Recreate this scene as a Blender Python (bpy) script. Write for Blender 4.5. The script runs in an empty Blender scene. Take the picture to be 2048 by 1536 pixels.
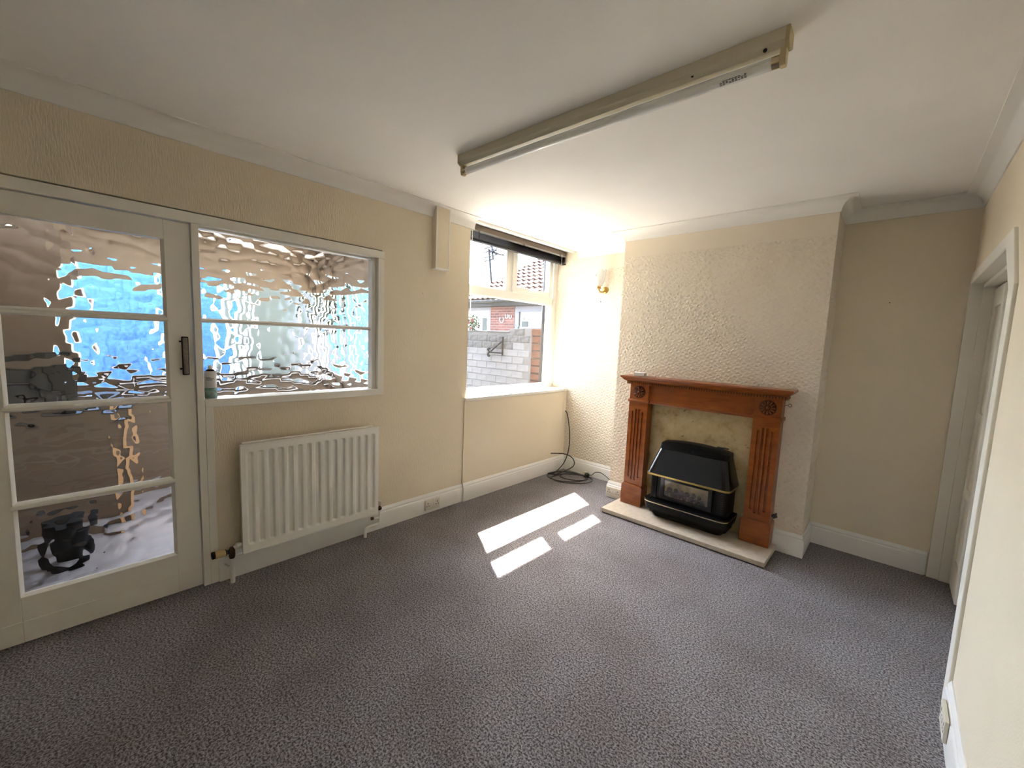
import bpy, math, random
import numpy as np
from mathutils import Vector, Matrix

# ------------------------------------------------------------------ camera, sky, sun, exposure
scene = bpy.context.scene
COL = scene.collection

F_PX, YAW, PITCH, ROLL = 831.8, 0.7453, 0.1050, 0.0411
CAM = Vector((2.7553, 0.0, 1.4552))
fw = Vector((-math.sin(YAW) * math.cos(PITCH), math.cos(YAW) * math.cos(PITCH), -math.sin(PITCH)))
rt = Vector((math.cos(YAW), math.sin(YAW), 0))
up = rt.cross(fw)
rt2 = rt * math.cos(ROLL) + up * math.sin(ROLL)
up2 = -rt * math.sin(ROLL) + up * math.cos(ROLL)
cam_data = bpy.data.cameras.new('camera')
cam_data.sensor_width = 36.0
cam_data.lens = F_PX / 2048 * 36.0
cam_data.clip_start = 0.02
cam = bpy.data.objects.new('camera', cam_data)
M3 = Matrix((rt2, up2, -fw)).transposed()
cam.matrix_world = Matrix.Translation(CAM) @ M3.to_4x4()
COL.objects.link(cam)
scene.camera = cam

SUN_DIR = Vector((1.0, -0.59, -1.72)).normalized()       # the way the light travels
world = bpy.data.worlds.new('sky')
scene.world = world
world.use_nodes = True
wn = world.node_tree.nodes
wl = world.node_tree.links
wn.clear()
w_out = wn.new('ShaderNodeOutputWorld')
w_bg = wn.new('ShaderNodeBackground')
w_sky = wn.new('ShaderNodeTexSky')
w_sky.sky_type = 'NISHITA'
w_sky.sun_disc = False
w_sky.sun_elevation = math.radians(56)
w_sky.sun_rotation = math.radians(-59)
w_sky.air_density = 1.0
w_sky.dust_density = 2.0
w_bg.inputs['Strength'].default_value = 0.7
# thin bright cloud over most of the blue
w_tc = wn.new('ShaderNodeTexCoord')
w_nz = wn.new('ShaderNodeTexNoise'); w_nz.inputs['Scale'].default_value = 2.4; w_nz.inputs['Detail'].default_value = 6
w_rp = wn.new('ShaderNodeMapRange'); w_rp.inputs['From Min'].default_value = 0.3; w_rp.inputs['From Max'].default_value = 0.7
w_rp.inputs['To Min'].default_value = 0.35; w_rp.inputs['To Max'].default_value = 0.85
w_mx = wn.new('ShaderNodeMix'); w_mx.data_type = 'RGBA'
wl.new(w_tc.outputs['Generated'], w_nz.inputs['Vector'])
wl.new(w_nz.outputs['Fac'], w_rp.inputs['Value'])
wl.new(w_rp.outputs[0], w_mx.inputs['Factor'])
wl.new(w_sky.outputs[0], w_mx.inputs['A'])
w_mx.inputs['B'].default_value = (1.50, 1.62, 1.78, 1)
wl.new(w_mx.outputs['Result'], w_bg.inputs[0])
wl.new(w_bg.outputs[0], w_out.inputs[0])

sun_data = bpy.data.lights.new('sun', 'SUN')
sun_data.energy = 4.5
sun_data.angle = math.radians(0.53)
sun_data.color = (1.0, 0.97, 0.92)
sun = bpy.data.objects.new('sun', sun_data)
sun.rotation_euler = SUN_DIR.to_track_quat('-Z', 'Y').to_euler()
sun.location = (-6, 6, 12)
COL.objects.link(sun)

vs = scene.view_settings
vs.view_transform = 'Standard'
vs.look = 'None'
vs.gamma = 1.0
vs.exposure = 3.96
vs.use_curve_mapping = False

random.seed(7)
R = math.radians

# ------------------------------------------------------------------ helpers
def lin(c):
    return tuple(((v / 255.0) / 12.92 if v / 255.0 <= 0.04045 else ((v / 255.0 + 0.055) / 1.055) ** 2.4) for v in c)

MATS = {}
def mat(name, rgb, rough=0.5, metal=0.0, var=0.0, var_scale=8.0, bump=0.0, bump_scale=200.0, stretch=None,
        rgb2=None, spec=0.5, coat=0.0, detail=4.0):
    """procedural principled material; rgb is sRGB 0..255"""
    m = bpy.data.materials.new(name)
    m.use_nodes = True
    nt = m.node_tree
    b = nt.nodes['Principled BSDF']
    c = lin(rgb)
    b.inputs['Base Color'].default_value = (*c, 1)
    b.inputs['Roughness'].default_value = rough
    b.inputs['Metallic'].default_value = metal
    b.inputs['Specular IOR Level'].default_value = spec
    b.inputs['Coat Weight'].default_value = coat
    tc = nt.nodes.new('ShaderNodeTexCoord')
    mp = nt.nodes.new('ShaderNodeMapping')
    nt.links.new(tc.outputs['Object'], mp.inputs['Vector'])
    if stretch:
        mp.inputs['Scale'].default_value = stretch
    if var or rgb2:
        n = nt.nodes.new('ShaderNodeTexNoise')
        n.inputs['Scale'].default_value = var_scale
        n.inputs['Detail'].default_value = detail
        nt.links.new(mp.outputs[0], n.inputs['Vector'])
        r = nt.nodes.new('ShaderNodeValToRGB')
        c2 = lin(rgb2) if rgb2 else tuple(v * (1 - var) for v in c)
        c1 = c if rgb2 else tuple(min(1, v * (1 + var * 0.5)) for v in c)
        r.color_ramp.elements[0].position = 0.32
        r.color_ramp.elements[1].position = 0.68
        r.color_ramp.elements[0].color = (*c2, 1)
        r.color_ramp.elements[1].color = (*c1, 1)
        nt.links.new(n.outputs['Fac'], r.inputs[0])
        nt.links.new(r.outputs[0], b.inputs['Base Color'])
    if bump:
        n2 = nt.nodes.new('ShaderNodeTexNoise')
        n2.inputs['Scale'].default_value = bump_scale
        n2.inputs['Detail'].default_value = 3
        nt.links.new(mp.outputs[0], n2.inputs['Vector'])
        bp = nt.nodes.new('ShaderNodeBump')
        bp.inputs['Strength'].default_value = 1.0
        bp.inputs['Distance'].default_value = bump
        nt.links.new(n2.outputs['Fac'], bp.inputs['Height'])
        nt.links.new(bp.outputs[0], b.inputs['Normal'])
    MATS[name] = m
    return m

BASE = {}          # object name -> world base of the thing it belongs to

def tag(o, label=None, category=None, group=None, kind=None):
    if label: o['label'] = label
    if category: o['category'] = category
    if group: o['group'] = group
    if kind: o['kind'] = kind
    return o

def thing(name, base, label=None, category=None, group=None, kind=None):
    o = bpy.data.objects.new(name, None)
    o.empty_display_size = 0.05
    o.location = base
    COL.objects.link(o)
    BASE[o.name] = Vector(base)
    return tag(o, label, category, group, kind)

class MB:
    def __init__(s):
        s.v = []; s.f = []
    def add(s, verts, faces):
        k = len(s.v)
        s.v += [tuple(p) for p in verts]
        s.f += [tuple(i + k for i in f) for f in faces]
        return s
    def box(s, x0, x1, y0, y1, z0, z1):
        return s.add([(x0, y0, z0), (x1, y0, z0), (x1, y1, z0), (x0, y1, z0), (x0, y0, z1), (x1, y0, z1), (x1, y1, z1), (x0, y1, z1)],
                     [(0, 3, 2, 1), (4, 5, 6, 7), (0, 1, 5, 4), (1, 2, 6, 5), (2, 3, 7, 6), (3, 0, 4, 7)])
    def prism(s, pts, axis, a, b):
        """2D outline pts extruded along axis from a to b. axis x: pts=(y,z); y: (x,z); z: (x,y)"""
        n = len(pts)
        def P(p, t):
            return {'x': (t, p[0], p[1]), 'y': (p[0], t, p[1]), 'z': (p[0], p[1], t)}[axis]
        vs_ = [P(p, a) for p in pts] + [P(p, b) for p in pts]
        fs = [tuple(range(n))[::-1], tuple(range(n, 2 * n))]
        fs += [(i, (i + 1) % n, n + (i + 1) % n, n + i) for i in range(n)]
        return s.add(vs_, fs)
    def loft(s, rings, cap=True, closed=True):
        k = len(s.v); n = len(rings[0])
        for r in rings: s.v += [tuple(p) for p in r]
        for i in range(len(rings) - 1):
            for j in range(n if closed else n - 1):
                a = k + i * n + j; b = k + i * n + (j + 1) % n
                s.f.append((a, b, b + n, a + n))
        if cap:
            s.f.append(tuple(k + j for j in range(n))[::-1])
            s.f.append(tuple(k + (len(rings) - 1) * n + j for j in range(n)))
        return s
    def tube(s, pts, r, n=8, cap=True):
        pts = [Vector(p) for p in pts]
        rs = r if isinstance(r, (list, tuple)) else [r] * len(pts)
        rings = []; u = None
        for i, p in enumerate(pts):
            t = (pts[min(i + 1, len(pts) - 1)] - pts[max(i - 1, 0)])
            t = t.normalized() if t.length > 1e-9 else Vector((0, 0, 1))
            if u is None:
                u = t.orthogonal().normalized()
            else:
                u = (u - t * u.dot(t))
                u = u.normalized() if u.length > 1e-6 else t.orthogonal().normalized()
            w = t.cross(u)
            rings.append([p + (u * math.cos(2 * math.pi * j / n) + w * math.sin(2 * math.pi * j / n)) * rs[i] for j in range(n)])
        return s.loft(rings, cap)
    def lathe(s, prof, origin, axis='z', n=20, flip=1):
        """prof: (radius, height) list"""
        o = Vector(origin); rings = []
        for (r, h) in prof:
            ring = []
            for j in range(n):
                a = 2 * math.pi * j / n
                c, d = r * math.cos(a), r * math.sin(a)
                if axis == 'z': p = Vector((c, d, h * flip))
                elif axis == 'y': p = Vector((c, h * flip, d))
                else: p = Vector((h * flip, c, d))
                ring.append(o + p)
            rings.append(ring)
        return s.loft(rings, True)
    def sweep(s, path, prof, side=1):
        """2D path (x,y); prof (d,z): d = distance from the path to the left of travel * side; mitred corners, closed profile"""
        n = len(path); P = [Vector((p[0], p[1])) for p in path]
        dirs = [(P[i + 1] - P[i]).normalized() for i in range(n - 1)]
        nor = [Vector((-d.y, d.x)) * side for d in dirs]
        rings = []
        for i in range(n):
            if i == 0: m = nor[0]
            elif i == n - 1: m = nor[-1]
            else:
                m = nor[i - 1] + nor[i]
                m = m / max(1e-6, m.dot(nor[i]))
            rings.append([(P[i].x + m.x * d, P[i].y + m.y * d, z) for d, z in prof])
        return s.loft(rings, True)
    def build(s, name, material, parent=None, base=None, smooth=None, bevel=0.0, kind=None):
        b = Vector(base) if base is not None else (BASE.get(parent.name, Vector((0, 0, 0))) if parent else Vector((0, 0, 0)))
        me = bpy.data.meshes.new(name)
        me.from_pydata([(x - b.x, y - b.y, z - b.z) for x, y, z in s.v], [], s.f)
        me.validate()
        me.update()
        import bmesh
        bm = bmesh.new(); bm.from_mesh(me)
        bmesh.ops.recalc_face_normals(bm, faces=bm.faces)
        bm.to_mesh(me); bm.free()
        if smooth is not None:
            for p in me.polygons: p.use_smooth = True
            if smooth < 179: me.set_sharp_from_angle(angle=R(smooth))
        me.materials.append(material if not isinstance(material, str) else MATS[material])
        o = bpy.data.objects.new(name, me)
        COL.objects.link(o)
        BASE[o.name] = b
        if parent: o.parent = parent
        else: o.location = b
        if bevel:
            bv = o.modifiers.new('bevel', 'BEVEL')
            bv.width = bevel; bv.segments = 2; bv.limit_method = 'ANGLE'; bv.angle_limit = R(40)
        if kind: o['kind'] = kind
        return o

def inst(src, name, parent, loc, rot=(0, 0, 0), scale=(1, 1, 1)):
    """another object on the same mesh data, placed in the parent's space"""
    o = bpy.data.objects.new(name, src)
    COL.objects.link(o)
    o.parent = parent
    o.location = loc; o.rotation_euler = rot; o.scale = scale
    return o

def bez(pts, n=8):
    """Catmull-Rom through the points"""
    P = [Vector(p) for p in pts]; out = []
    for i in range(len(P) - 1):
        p0 = P[max(i - 1, 0)]; p1 = P[i]; p2 = P[i + 1]; p3 = P[min(i + 2, len(P) - 1)]
        for k in range(n):
            t = k / n
            out.append(0.5 * ((2 * p1) + (-p0 + p2) * t + (2 * p0 - 5 * p1 + 4 * p2 - p3) * t * t + (-p0 + 3 * p1 - 3 * p2 + p3) * t ** 3))
    out.append(P[-1])
    return out

# ------------------------------------------------------------------ materials
WALLC = (236, 222, 195)
def wall_mat(name, kind, rgb=WALLC):
    m = mat(name, rgb, rough=0.75, var=0.05, var_scale=1.2, spec=0.25)
    nt = m.node_tree; b = nt.nodes['Principled BSDF']
    N = nt.nodes.new; L = nt.links.new
    tc = N('ShaderNodeTexCoord')
    bp = N('ShaderNodeBump'); bp.inputs['Strength'].default_value = 1.0
    if kind == 'streak':            # vertical trailing grain of an embossed paper
        mp = N('ShaderNodeMapping'); mp.inputs['Scale'].default_value = (150, 150, 28)
        L(tc.outputs['Object'], mp.inputs['Vector'])
        n = N('ShaderNodeTexNoise'); n.inputs['Scale'].default_value = 1.0; n.inputs['Detail'].default_value = 3
        L(mp.outputs[0], n.inputs['Vector'])
        L(n.outputs['Fac'], bp.inputs['Height']); bp.inputs['Distance'].default_value = 0.0032
    elif kind == 'weave':           # short diagonal dabs in both directions
        sep = N('ShaderNodeSeparateXYZ'); L(tc.outputs['Object'], sep.inputs[0])
        def M(op, a, b_=None, c=None):
            q = N('ShaderNodeMath'); q.operation = op
            for i, v in enumerate((a, b_, c)):
                if v is None: continue
                if isinstance(v, (int, float)): q.inputs[i].default_value = v
                else: L(v, q.inputs[i])
            return q.outputs[0]
        u = M('MULTIPLY', M('ADD', sep.outputs[0], sep.outputs[2]), 150.0)
        v = M('MULTIPLY', M('SUBTRACT', sep.outputs[0], sep.outputs[2]), 150.0)
        nz = N('ShaderNodeTexNoise'); nz.inputs['Scale'].default_value = 22; nz.inputs['Detail'].default_value = 2
        L(tc.outputs['Object'], nz.inputs['Vector'])
        nzz = M('MULTIPLY', M('SUBTRACT', nz.outputs['Fac'], 0.5), 7.0)
        a_ = M('MULTIPLY', M('SINE', M('ADD', u, nzz)), M('SINE', M('MULTIPLY', v, 0.37)))
        c_ = M('MULTIPLY', M('SINE', M('ADD', v, nzz)), M('SINE', M('MULTIPLY', u, 0.37)))
        h = M('MAXIMUM', a_, c_)
        # the plain lining-paper band under the coving has no emboss
        band = M('SUBTRACT', 1.0, M('MULTIPLY', M('GREATER_THAN', sep.outputs[2], 2.237), 0.93))
        L(M('MULTIPLY', h, band), bp.inputs['Height']); bp.inputs['Distance'].default_value = 0.0030
    else:
        n = N('ShaderNodeTexNoise'); n.inputs['Scale'].default_value = 160; n.inputs['Detail'].default_value = 3
        L(tc.outputs['Object'], n.inputs['Vector'])
        L(n.outputs['Fac'], bp.inputs['Height']); bp.inputs['Distance'].default_value = 0.0008
    L(bp.outputs[0], b.inputs['Normal'])
    return m

wall_mat('paper_streak', 'streak')
wall_mat('paper_weave', 'weave', (236, 223, 202))
wall_mat('paper_fine', 'fine')
mat('ceiling_paint', (247, 243, 236), rough=0.85, var=0.03, var_scale=2, bump=0.0004, bump_scale=90, spec=0.2)
mat('cove_paint', (240, 236, 228), rough=0.6, spec=0.3)
mat('white_gloss', (240, 235, 224), rough=0.35, spec=0.45)
mat('door_paint', (241, 235, 221), rough=0.4, spec=0.4)
mat('white_skirting', (240, 237, 229), rough=0.35, spec=0.45)
mat('upvc', (232, 229, 220), rough=0.3, spec=0.5)
mat('radiator_enamel', (246, 242, 231), rough=0.35, spec=0.45)
mat('pipe_paint', (240, 236, 226), rough=0.4)
mat('brass_dark', (88, 66, 40), rough=0.45, metal=0.8)
mat('brass', (186, 150, 84), rough=0.3, metal=1.0)
mat('valve_cream', (214, 188, 128), rough=0.45)
mat('black_plastic', (16, 15, 16), rough=0.4)
mat('black_satin', (4, 4, 5), rough=0.4, spec=0.25)
mat('black_enamel', (4, 5, 6), rough=0.14, spec=0.45, coat=0.1)
mat('black_panel', (8, 9, 11), rough=0.45, spec=0.28)
mat('gold_trim', (196, 172, 104), rough=0.28, metal=1.0)
mat('chrome_trim', (205, 190, 160), rough=0.25, metal=1.0)
mat('socket_plastic', (224, 216, 196), rough=0.4)
mat('socket_hole', (40, 36, 32), rough=0.7)
mat('white_plastic', (232, 230, 226), rough=0.4)
mat('blind_dark', (16, 15, 17), rough=0.5, spec=0.3)
mat('blind_brown', (112, 98, 86), rough=0.5)
mat('blind_white', (230, 228, 224), rough=0.5)
mat('cord_white', (225, 222, 214), rough=0.6)
mat('hearth_stone', (202, 190, 170), rough=0.3, rgb2=(188, 174, 152), var_scale=26, spec=0.5)
mat('hearth_edge', (120, 98, 66), rough=0.6, rgb2=(96, 76, 48), var_scale=30)
mat('light_body', (222, 212, 186), rough=0.4)
mat('light_white', (232, 230, 222), rough=0.25)
mat('light_tube', (244, 244, 240), rough=0.2, spec=0.6)
mat('yellowed_plastic', (206, 188, 142), rough=0.5)
mat('print_dark', (60, 52, 48), rough=0.7)
mat('handle_metal', (120, 112, 102), rough=0.4, metal=0.35, var=0.25, var_scale=60)
mat('can_white', (206, 206, 204), rough=0.35)
mat('can_print', (62, 112, 96), rough=0.4, rgb2=(150, 176, 168), var_scale=40)
mat('plug_green', (52, 56, 36), rough=0.5)
mat('lamp_glass_red', (205, 120, 104), rough=0.4)
mat('dark_gap', (30, 26, 22), rough=0.9)
OK_ = 0.5      # the sunlit outdoors is kept in range by modest reflectances
def omat(name, rgb, rgb2=None, **k):
    f = lambda c: tuple(v * OK_ for v in c)
    k.setdefault('spec', 0.08)
    return mat(name, f(rgb), rgb2=f(rgb2) if rgb2 else None, **k)
# outside
omat('wall_whitewash', (190, 186, 182), rough=0.85, rgb2=(166, 160, 156), var_scale=9, bump=0.004, bump_scale=40)
omat('wall_mortar', (160, 154, 149), rough=0.9, var=0.2, var_scale=12)
omat('wall_lichen', (170, 166, 160), rough=0.9, rgb2=(66, 62, 58), var_scale=24, bump=0.008, bump_scale=30, detail=8)
omat('pier_brick', (160, 100, 66), rough=0.85, rgb2=(110, 66, 52), var_scale=14, bump=0.004, bump_scale=60)
omat('roof_tile', (88, 46, 38), rough=0.7, rgb2=(70, 34, 30), var_scale=5)
omat('roof_deck', (46, 26, 24), rough=0.9)
omat('fascia_dark', (44, 45, 50), rough=0.6, var=0.3, var_scale=6)
omat('frame_outside', (150, 148, 158), rough=0.5)
omat('pane_outside', (52, 58, 60), rough=0.15, spec=0.6)
omat('curtain_outside', (96, 104, 104), rough=0.9)
omat('iron_dark', (24, 24, 27), rough=0.6)
omat('pipe_grey', (52, 54, 60), rough=0.5, var=0.2, var_scale=10)
omat('horseshoe_paint', (200, 188, 184), rough=0.6)
omat('antenna_metal', (30, 34, 42), rough=0.4, metal=0.5)
omat('leaf_green', (58, 84, 40), rough=0.6, var=0.4, var_scale=20)
omat('flower_red', (150, 52, 60), rough=0.6)
mat('yard_concrete', (165, 162, 156), rough=0.9, var=0.2, var_scale=3)
mat('porch_wall', (112, 96, 78), rough=0.8, var=0.06, var_scale=2)
mat('porch_ceiling', (178, 168, 156), rough=0.8)
mat('porch_floor', (100, 96, 97), rough=0.4, var=0.05, var_scale=3)
mat('cupboard_brown', (88, 72, 56), rough=0.6, var=0.08, var_scale=4)
mat('cupboard_edge_lit', (196, 156, 112), rough=0.5)  # paler than the cupboard brown: light on the edge put into colour
mat('blue_paint', (26, 78, 140), rough=0.5, rgb2=(70, 128, 168), var_scale=5)
mat('bin_black', (5, 5, 6), rough=0.9, spec=0.1)
mat('render_white', (84, 83, 80), rough=0.9, var=0.06, var_scale=3)
mat('dark_worktop', (40, 36, 36), rough=0.3)
mat('door_greygreen', (86, 100, 100), rough=0.5)

def wood():
    m = mat('honey_wood', (160, 92, 36), rough=0.35, coat=0.15)
    nt = m.node_tree; b = nt.nodes['Principled BSDF']; N = nt.nodes.new; L = nt.links.new
    tc = N('ShaderNodeTexCoord'); mp = N('ShaderNodeMapping'); mp.inputs['Scale'].default_value = (2.2, 9, 9)
    L(tc.outputs['Object'], mp.inputs['Vector'])
    n = N('ShaderNodeTexNoise'); n.inputs['Scale'].default_value = 3; n.inputs['Detail'].default_value = 8; n.inputs['Distortion'].default_value = 0.6
    L(mp.outputs[0], n.inputs['Vector'])
    r = N('ShaderNodeValToRGB')
    r.color_ramp.elements[0].position = 0.3; r.color_ramp.elements[0].color = (*lin((128, 62, 16)), 1)
    r.color_ramp.elements[1].position = 0.7; r.color_ramp.elements[1].color = (*lin((158, 86, 26)), 1)
    L(n.outputs['Fac'], r.inputs[0]); L(r.outputs[0], b.inputs['Base Color'])
wood()
mat('carved_dark', (74, 36, 16), rough=0.5)

def marble():
    m = mat('marble_cream', (196, 176, 134), rough=0.28, spec=0.5)
    nt = m.node_tree; b = nt.nodes['Principled BSDF']; N = nt.nodes.new; L = nt.links.new
    tc = N('ShaderNodeTexCoord')
    n = N('ShaderNodeTexNoise'); n.inputs['Scale'].default_value = 9; n.inputs['Detail'].default_value = 9; n.inputs['Roughness'].default_value = 0.65
    L(tc.outputs['Object'], n.inputs['Vector'])
    r = N('ShaderNodeValToRGB')
    e = r.color_ramp.elements
    e[0].position = 0.30; e[0].color = (*lin((150, 126, 86)), 1)
    e[1].position = 0.66; e[1].color = (*lin((206, 190, 150)), 1)
    k = e.new(0.45); k.color = (*lin((190, 170, 126)), 1)
    L(n.outputs['Fac'], r.inputs[0])
    # sparse dark fossil flecks
    v = N('ShaderNodeTexNoise'); v.inputs['Scale'].default_value = 28; v.inputs['Detail'].default_value = 4; v.inputs['Distortion'].default_value = 1.5
    L(tc.outputs['Object'], v.inputs['Vector'])
    r2 = N('ShaderNodeValToRGB'); r2.color_ramp.elements[0].position = 0.68; r2.color_ramp.elements[0].color = (0, 0, 0, 1)
    r2.color_ramp.elements[1].position = 0.74; r2.color_ramp.elements[1].color = (1, 1, 1, 1)
    L(v.outputs['Fac'], r2.inputs[0])
    mx = N('ShaderNodeMix'); mx.data_type = 'RGBA'
    L(r2.outputs[0], mx.inputs['Factor']); L(r.outputs[0], mx.inputs['A']); mx.inputs['B'].default_value = (*lin((112, 94, 62)), 1)
    L(mx.outputs['Result'], b.inputs['Base Color'])
marble()

def carpet():
    m = mat('carpet_grey', (112, 105, 104), rough=1.0, spec=0.05)
    nt = m.node_tree; b = nt.nodes['Principled BSDF']; N = nt.nodes.new; L = nt.links.new
    b.inputs['Sheen Weight'].default_value = 0.15
    tc = N('ShaderNodeTexCoord')
    n = N('ShaderNodeTexNoise'); n.inputs['Scale'].default_value = 125; n.inputs['Detail'].default_value = 3; n.inputs['Roughness'].default_value = 0.7
    L(tc.outputs['Object'], n.inputs['Vector'])
    r = N('ShaderNodeValToRGB')
    r.color_ramp.elements[0].position = 0.40; r.color_ramp.elements[0].color = (*lin((66, 60, 59)), 1)
    r.color_ramp.elements[1].position = 0.62; r.color_ramp.elements[1].color = (*lin((176, 171, 172)), 1)
    L(n.outputs['Fac'], r.inputs[0])
    # trodden patches
    n2 = N('ShaderNodeTexNoise'); n2.inputs['Scale'].default_value = 2.6; n2.inputs['Detail'].default_value = 5
    L(tc.outputs['Object'], n2.inputs['Vector'])
    r2 = N('ShaderNodeValToRGB')
    r2.color_ramp.elements[0].position = 0.33; r2.color_ramp.elements[0].color = (0.80, 0.77, 0.75, 1)
    r2.color_ramp.elements[1].position = 0.6; r2.color_ramp.elements[1].color = (1, 1, 1, 1)
    L(n2.outputs['Fac'], r2.inputs[0])
    mx = N('ShaderNodeMix'); mx.data_type = 'RGBA'; mx.blend_type = 'MULTIPLY'; mx.inputs['Factor'].default_value = 1
    L(r.outputs[0], mx.inputs['A']); L(r2.outputs[0], mx.inputs['B'])
    L(mx.outputs['Result'], b.inputs['Base Color'])
    bp = N('ShaderNodeBump'); bp.inputs['Distance'].default_value = 0.006; bp.inputs['Strength'].default_value = 1.0
    L(n.outputs['Fac'], bp.inputs['Height']); L(bp.outputs[0], b.inputs['Normal'])
carpet()

def glass_clear():
    m = bpy.data.materials.new('clear_glass'); m.use_nodes = True
    nt = m.node_tree; nt.nodes.clear(); N = nt.nodes.new; L = nt.links.new
    o = N('ShaderNodeOutputMaterial'); mx = N('ShaderNodeMixShader'); t = N('ShaderNodeBsdfTransparent'); g = N('ShaderNodeBsdfGlossy')
    t.inputs[0].default_value = (0.985, 0.99, 0.988, 1); g.inputs['Roughness'].default_value = 0.0
    lw = N('ShaderNodeLayerWeight'); lw.inputs['Blend'].default_value = 0.5      # Schlick reflectance of a glass face
    pw_ = N('ShaderNodeMath'); pw_.operation = 'POWER'; pw_.inputs[1].default_value = 5.0
    ma = N('ShaderNodeMath'); ma.operation = 'MULTIPLY_ADD'; ma.inputs[1].default_value = 0.96; ma.inputs[2].default_value = 0.04
    L(lw.outputs['Facing'], pw_.inputs[0]); L(pw_.outputs[0], ma.inputs[0]); L(ma.outputs[0], mx.inputs[0])
    L(t.outputs[0], mx.inputs[1]); L(g.outputs[0], mx.inputs[2]); L(mx.outputs[0], o.inputs[0])
    MATS['clear_glass'] = m
glass_clear()

def added_sheet_mat():  # diffusing sheet for the added roof opening that brightens the lean-to
    m = bpy.data.materials.new('added_roof_sheet'); m.use_nodes = True
    nt = m.node_tree; nt.nodes.clear()
    o = nt.nodes.new('ShaderNodeOutputMaterial'); t = nt.nodes.new('ShaderNodeBsdfTranslucent')
    t.inputs[0].default_value = (0.42, 0.42, 0.41, 1)
    nt.links.new(t.outputs[0], o.inputs[0])
    MATS['added_roof_sheet'] = m
added_sheet_mat()

def glass_tex():
    m = bpy.data.materials.new('rippled_glass'); m.use_nodes = True
    b = m.node_tree.nodes['Principled BSDF']
    b.inputs['Base Color'].default_value = (0.97, 0.98, 0.98, 1)
    b.inputs['Roughness'].default_value = 0.0
    b.inputs['IOR'].default_value = 1.5
    b.inputs['Transmission Weight'].default_value = 1.0
    MATS['rippled_glass'] = m
glass_tex()

def lamp_glass():
    m = bpy.data.materials.new('lamp_glass'); m.use_nodes = True
    b = m.node_tree.nodes['Principled BSDF']
    b.inputs['Base Color'].default_value = (0.95, 0.95, 0.94, 1)
    b.inputs['Roughness'].default_value = 0.25
    b.inputs['Transmission Weight'].default_value = 0.6
    MATS['lamp_glass'] = m
lamp_glass()

# ------------------------------------------------------------------ the room shell
W, H, D, DR, BR = 3.045, 2.461, 3.90, 3.875, 3.509
XB0, XB1 = 0.842, 2.376
REAR = -1.5
OUT = -0.36

o = MB().box(-0.05, W + 0.25, REAR - 0.1, 4.15, -0.12, 0.0).build('floor', 'carpet_grey', kind='structure')
o['label'] = 'grey twist pile carpet over the whole floor'
o = MB().box(-0.26, W + 0.25, REAR - 0.1, 4.15, H, H + 0.1).build('ceiling', 'ceiling_paint', kind='structure')

wl_ = MB()
PT = -0.105
wl_.box(PT, 0, REAR - 0.1, -0.335, 0, H + 0.05)                  # beside the door
wl_.box(PT, 0, -0.335, 2.10, 2.05, H + 0.05)
wl_.box(OUT, 0, 2.10, 2.395, 2.05, H + 0.05)                    # above the door and the borrowed light
wl_.box(PT, 0, 0.52, 1.575, 0, 1.03)                             # under the borrowed light
wl_.box(PT, 0, 1.575, 2.10, 0, 2.05)
wl_.box(OUT, 0, 2.10, 2.395, 0, 2.05)                            # between the two windows
wl_.box(OUT, 0.0, 2.395, D + 0.3, 0, 0.905)                       # under the outside window
wl_.box(OUT, -0.262, 2.395, D + 0.3, 2.49, H + 0.6)               # outside lintel
wl_.build('wall_left', 'paper_streak', kind='structure')
# proud panel below the outside window
MB().box(0.0, 0.012, 2.372, D, 0.0, 0.91).build('wall_under_window', 'paper_fine', kind='structure')

MB().box(OUT, XB0 + 0.1, D, 4.2, 0, H + 0.05).build('wall_back_left', 'paper_weave', kind='structure')
MB().box(XB1 - 0.1, W + 0.25, DR, 4.2, 0, H + 0.05).build('wall_back_right', 'paper_fine', kind='structure')
MB().box(XB0, XB1, BR, 4.2, 0, H + 0.05).build('wall_chimney', 'paper_weave', kind='structure')

DY0, DY1, DZ = 2.47, 3.852, 1.922
MB().prism([(REAR - 0.1, 0), (DY0, 0), (DY0, 1.725), (2.69, DZ), (DY1, DZ), (DY1, 0), (4.15, 0), (4.15, H + 0.05), (REAR - 0.1, H + 0.05)],
           'x', W, W + 0.1).build('wall_right', 'paper_fine', kind='structure')
MB().box(OUT, W + 0.25, REAR - 0.15, REAR, 0, H + 0.05).build('wall_rear', 'paper_fine', kind='structure')

# coving
def cove(c=0.0823, p=0.0886, n=7):
    pr = [(0, H), (0, H - c), (0.006, H - c)]
    for i in range(n + 1):
        a = math.pi / 2 * i / n
        pr.append((0.008 + (p - 0.014) * (1 - math.cos(a)), H - c + 0.004 + (c - 0.010) * math.sin(a)))
    pr += [(p, H - 0.006), (p, H)]
    return pr
MB().sweep([(0, 2.432), (0, REAR)], cove(), side=1).build('trim_1', 'cove_paint', smooth=35, kind='structure')
MB().sweep([(0.075, D), (XB0, D), (XB0, BR), (XB1, BR), (XB1, DR), (W, DR), (W, REAR)], cove(), side=-1).build('trim_2', 'cove_paint', smooth=35, kind='structure')
# bead where the ceiling meets the head of the outside window
MB().box(-0.004, 0.022, 2.405, D, H - 0.024, H).build('trim_3', 'cove_paint', kind='structure', bevel=0.003)

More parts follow.
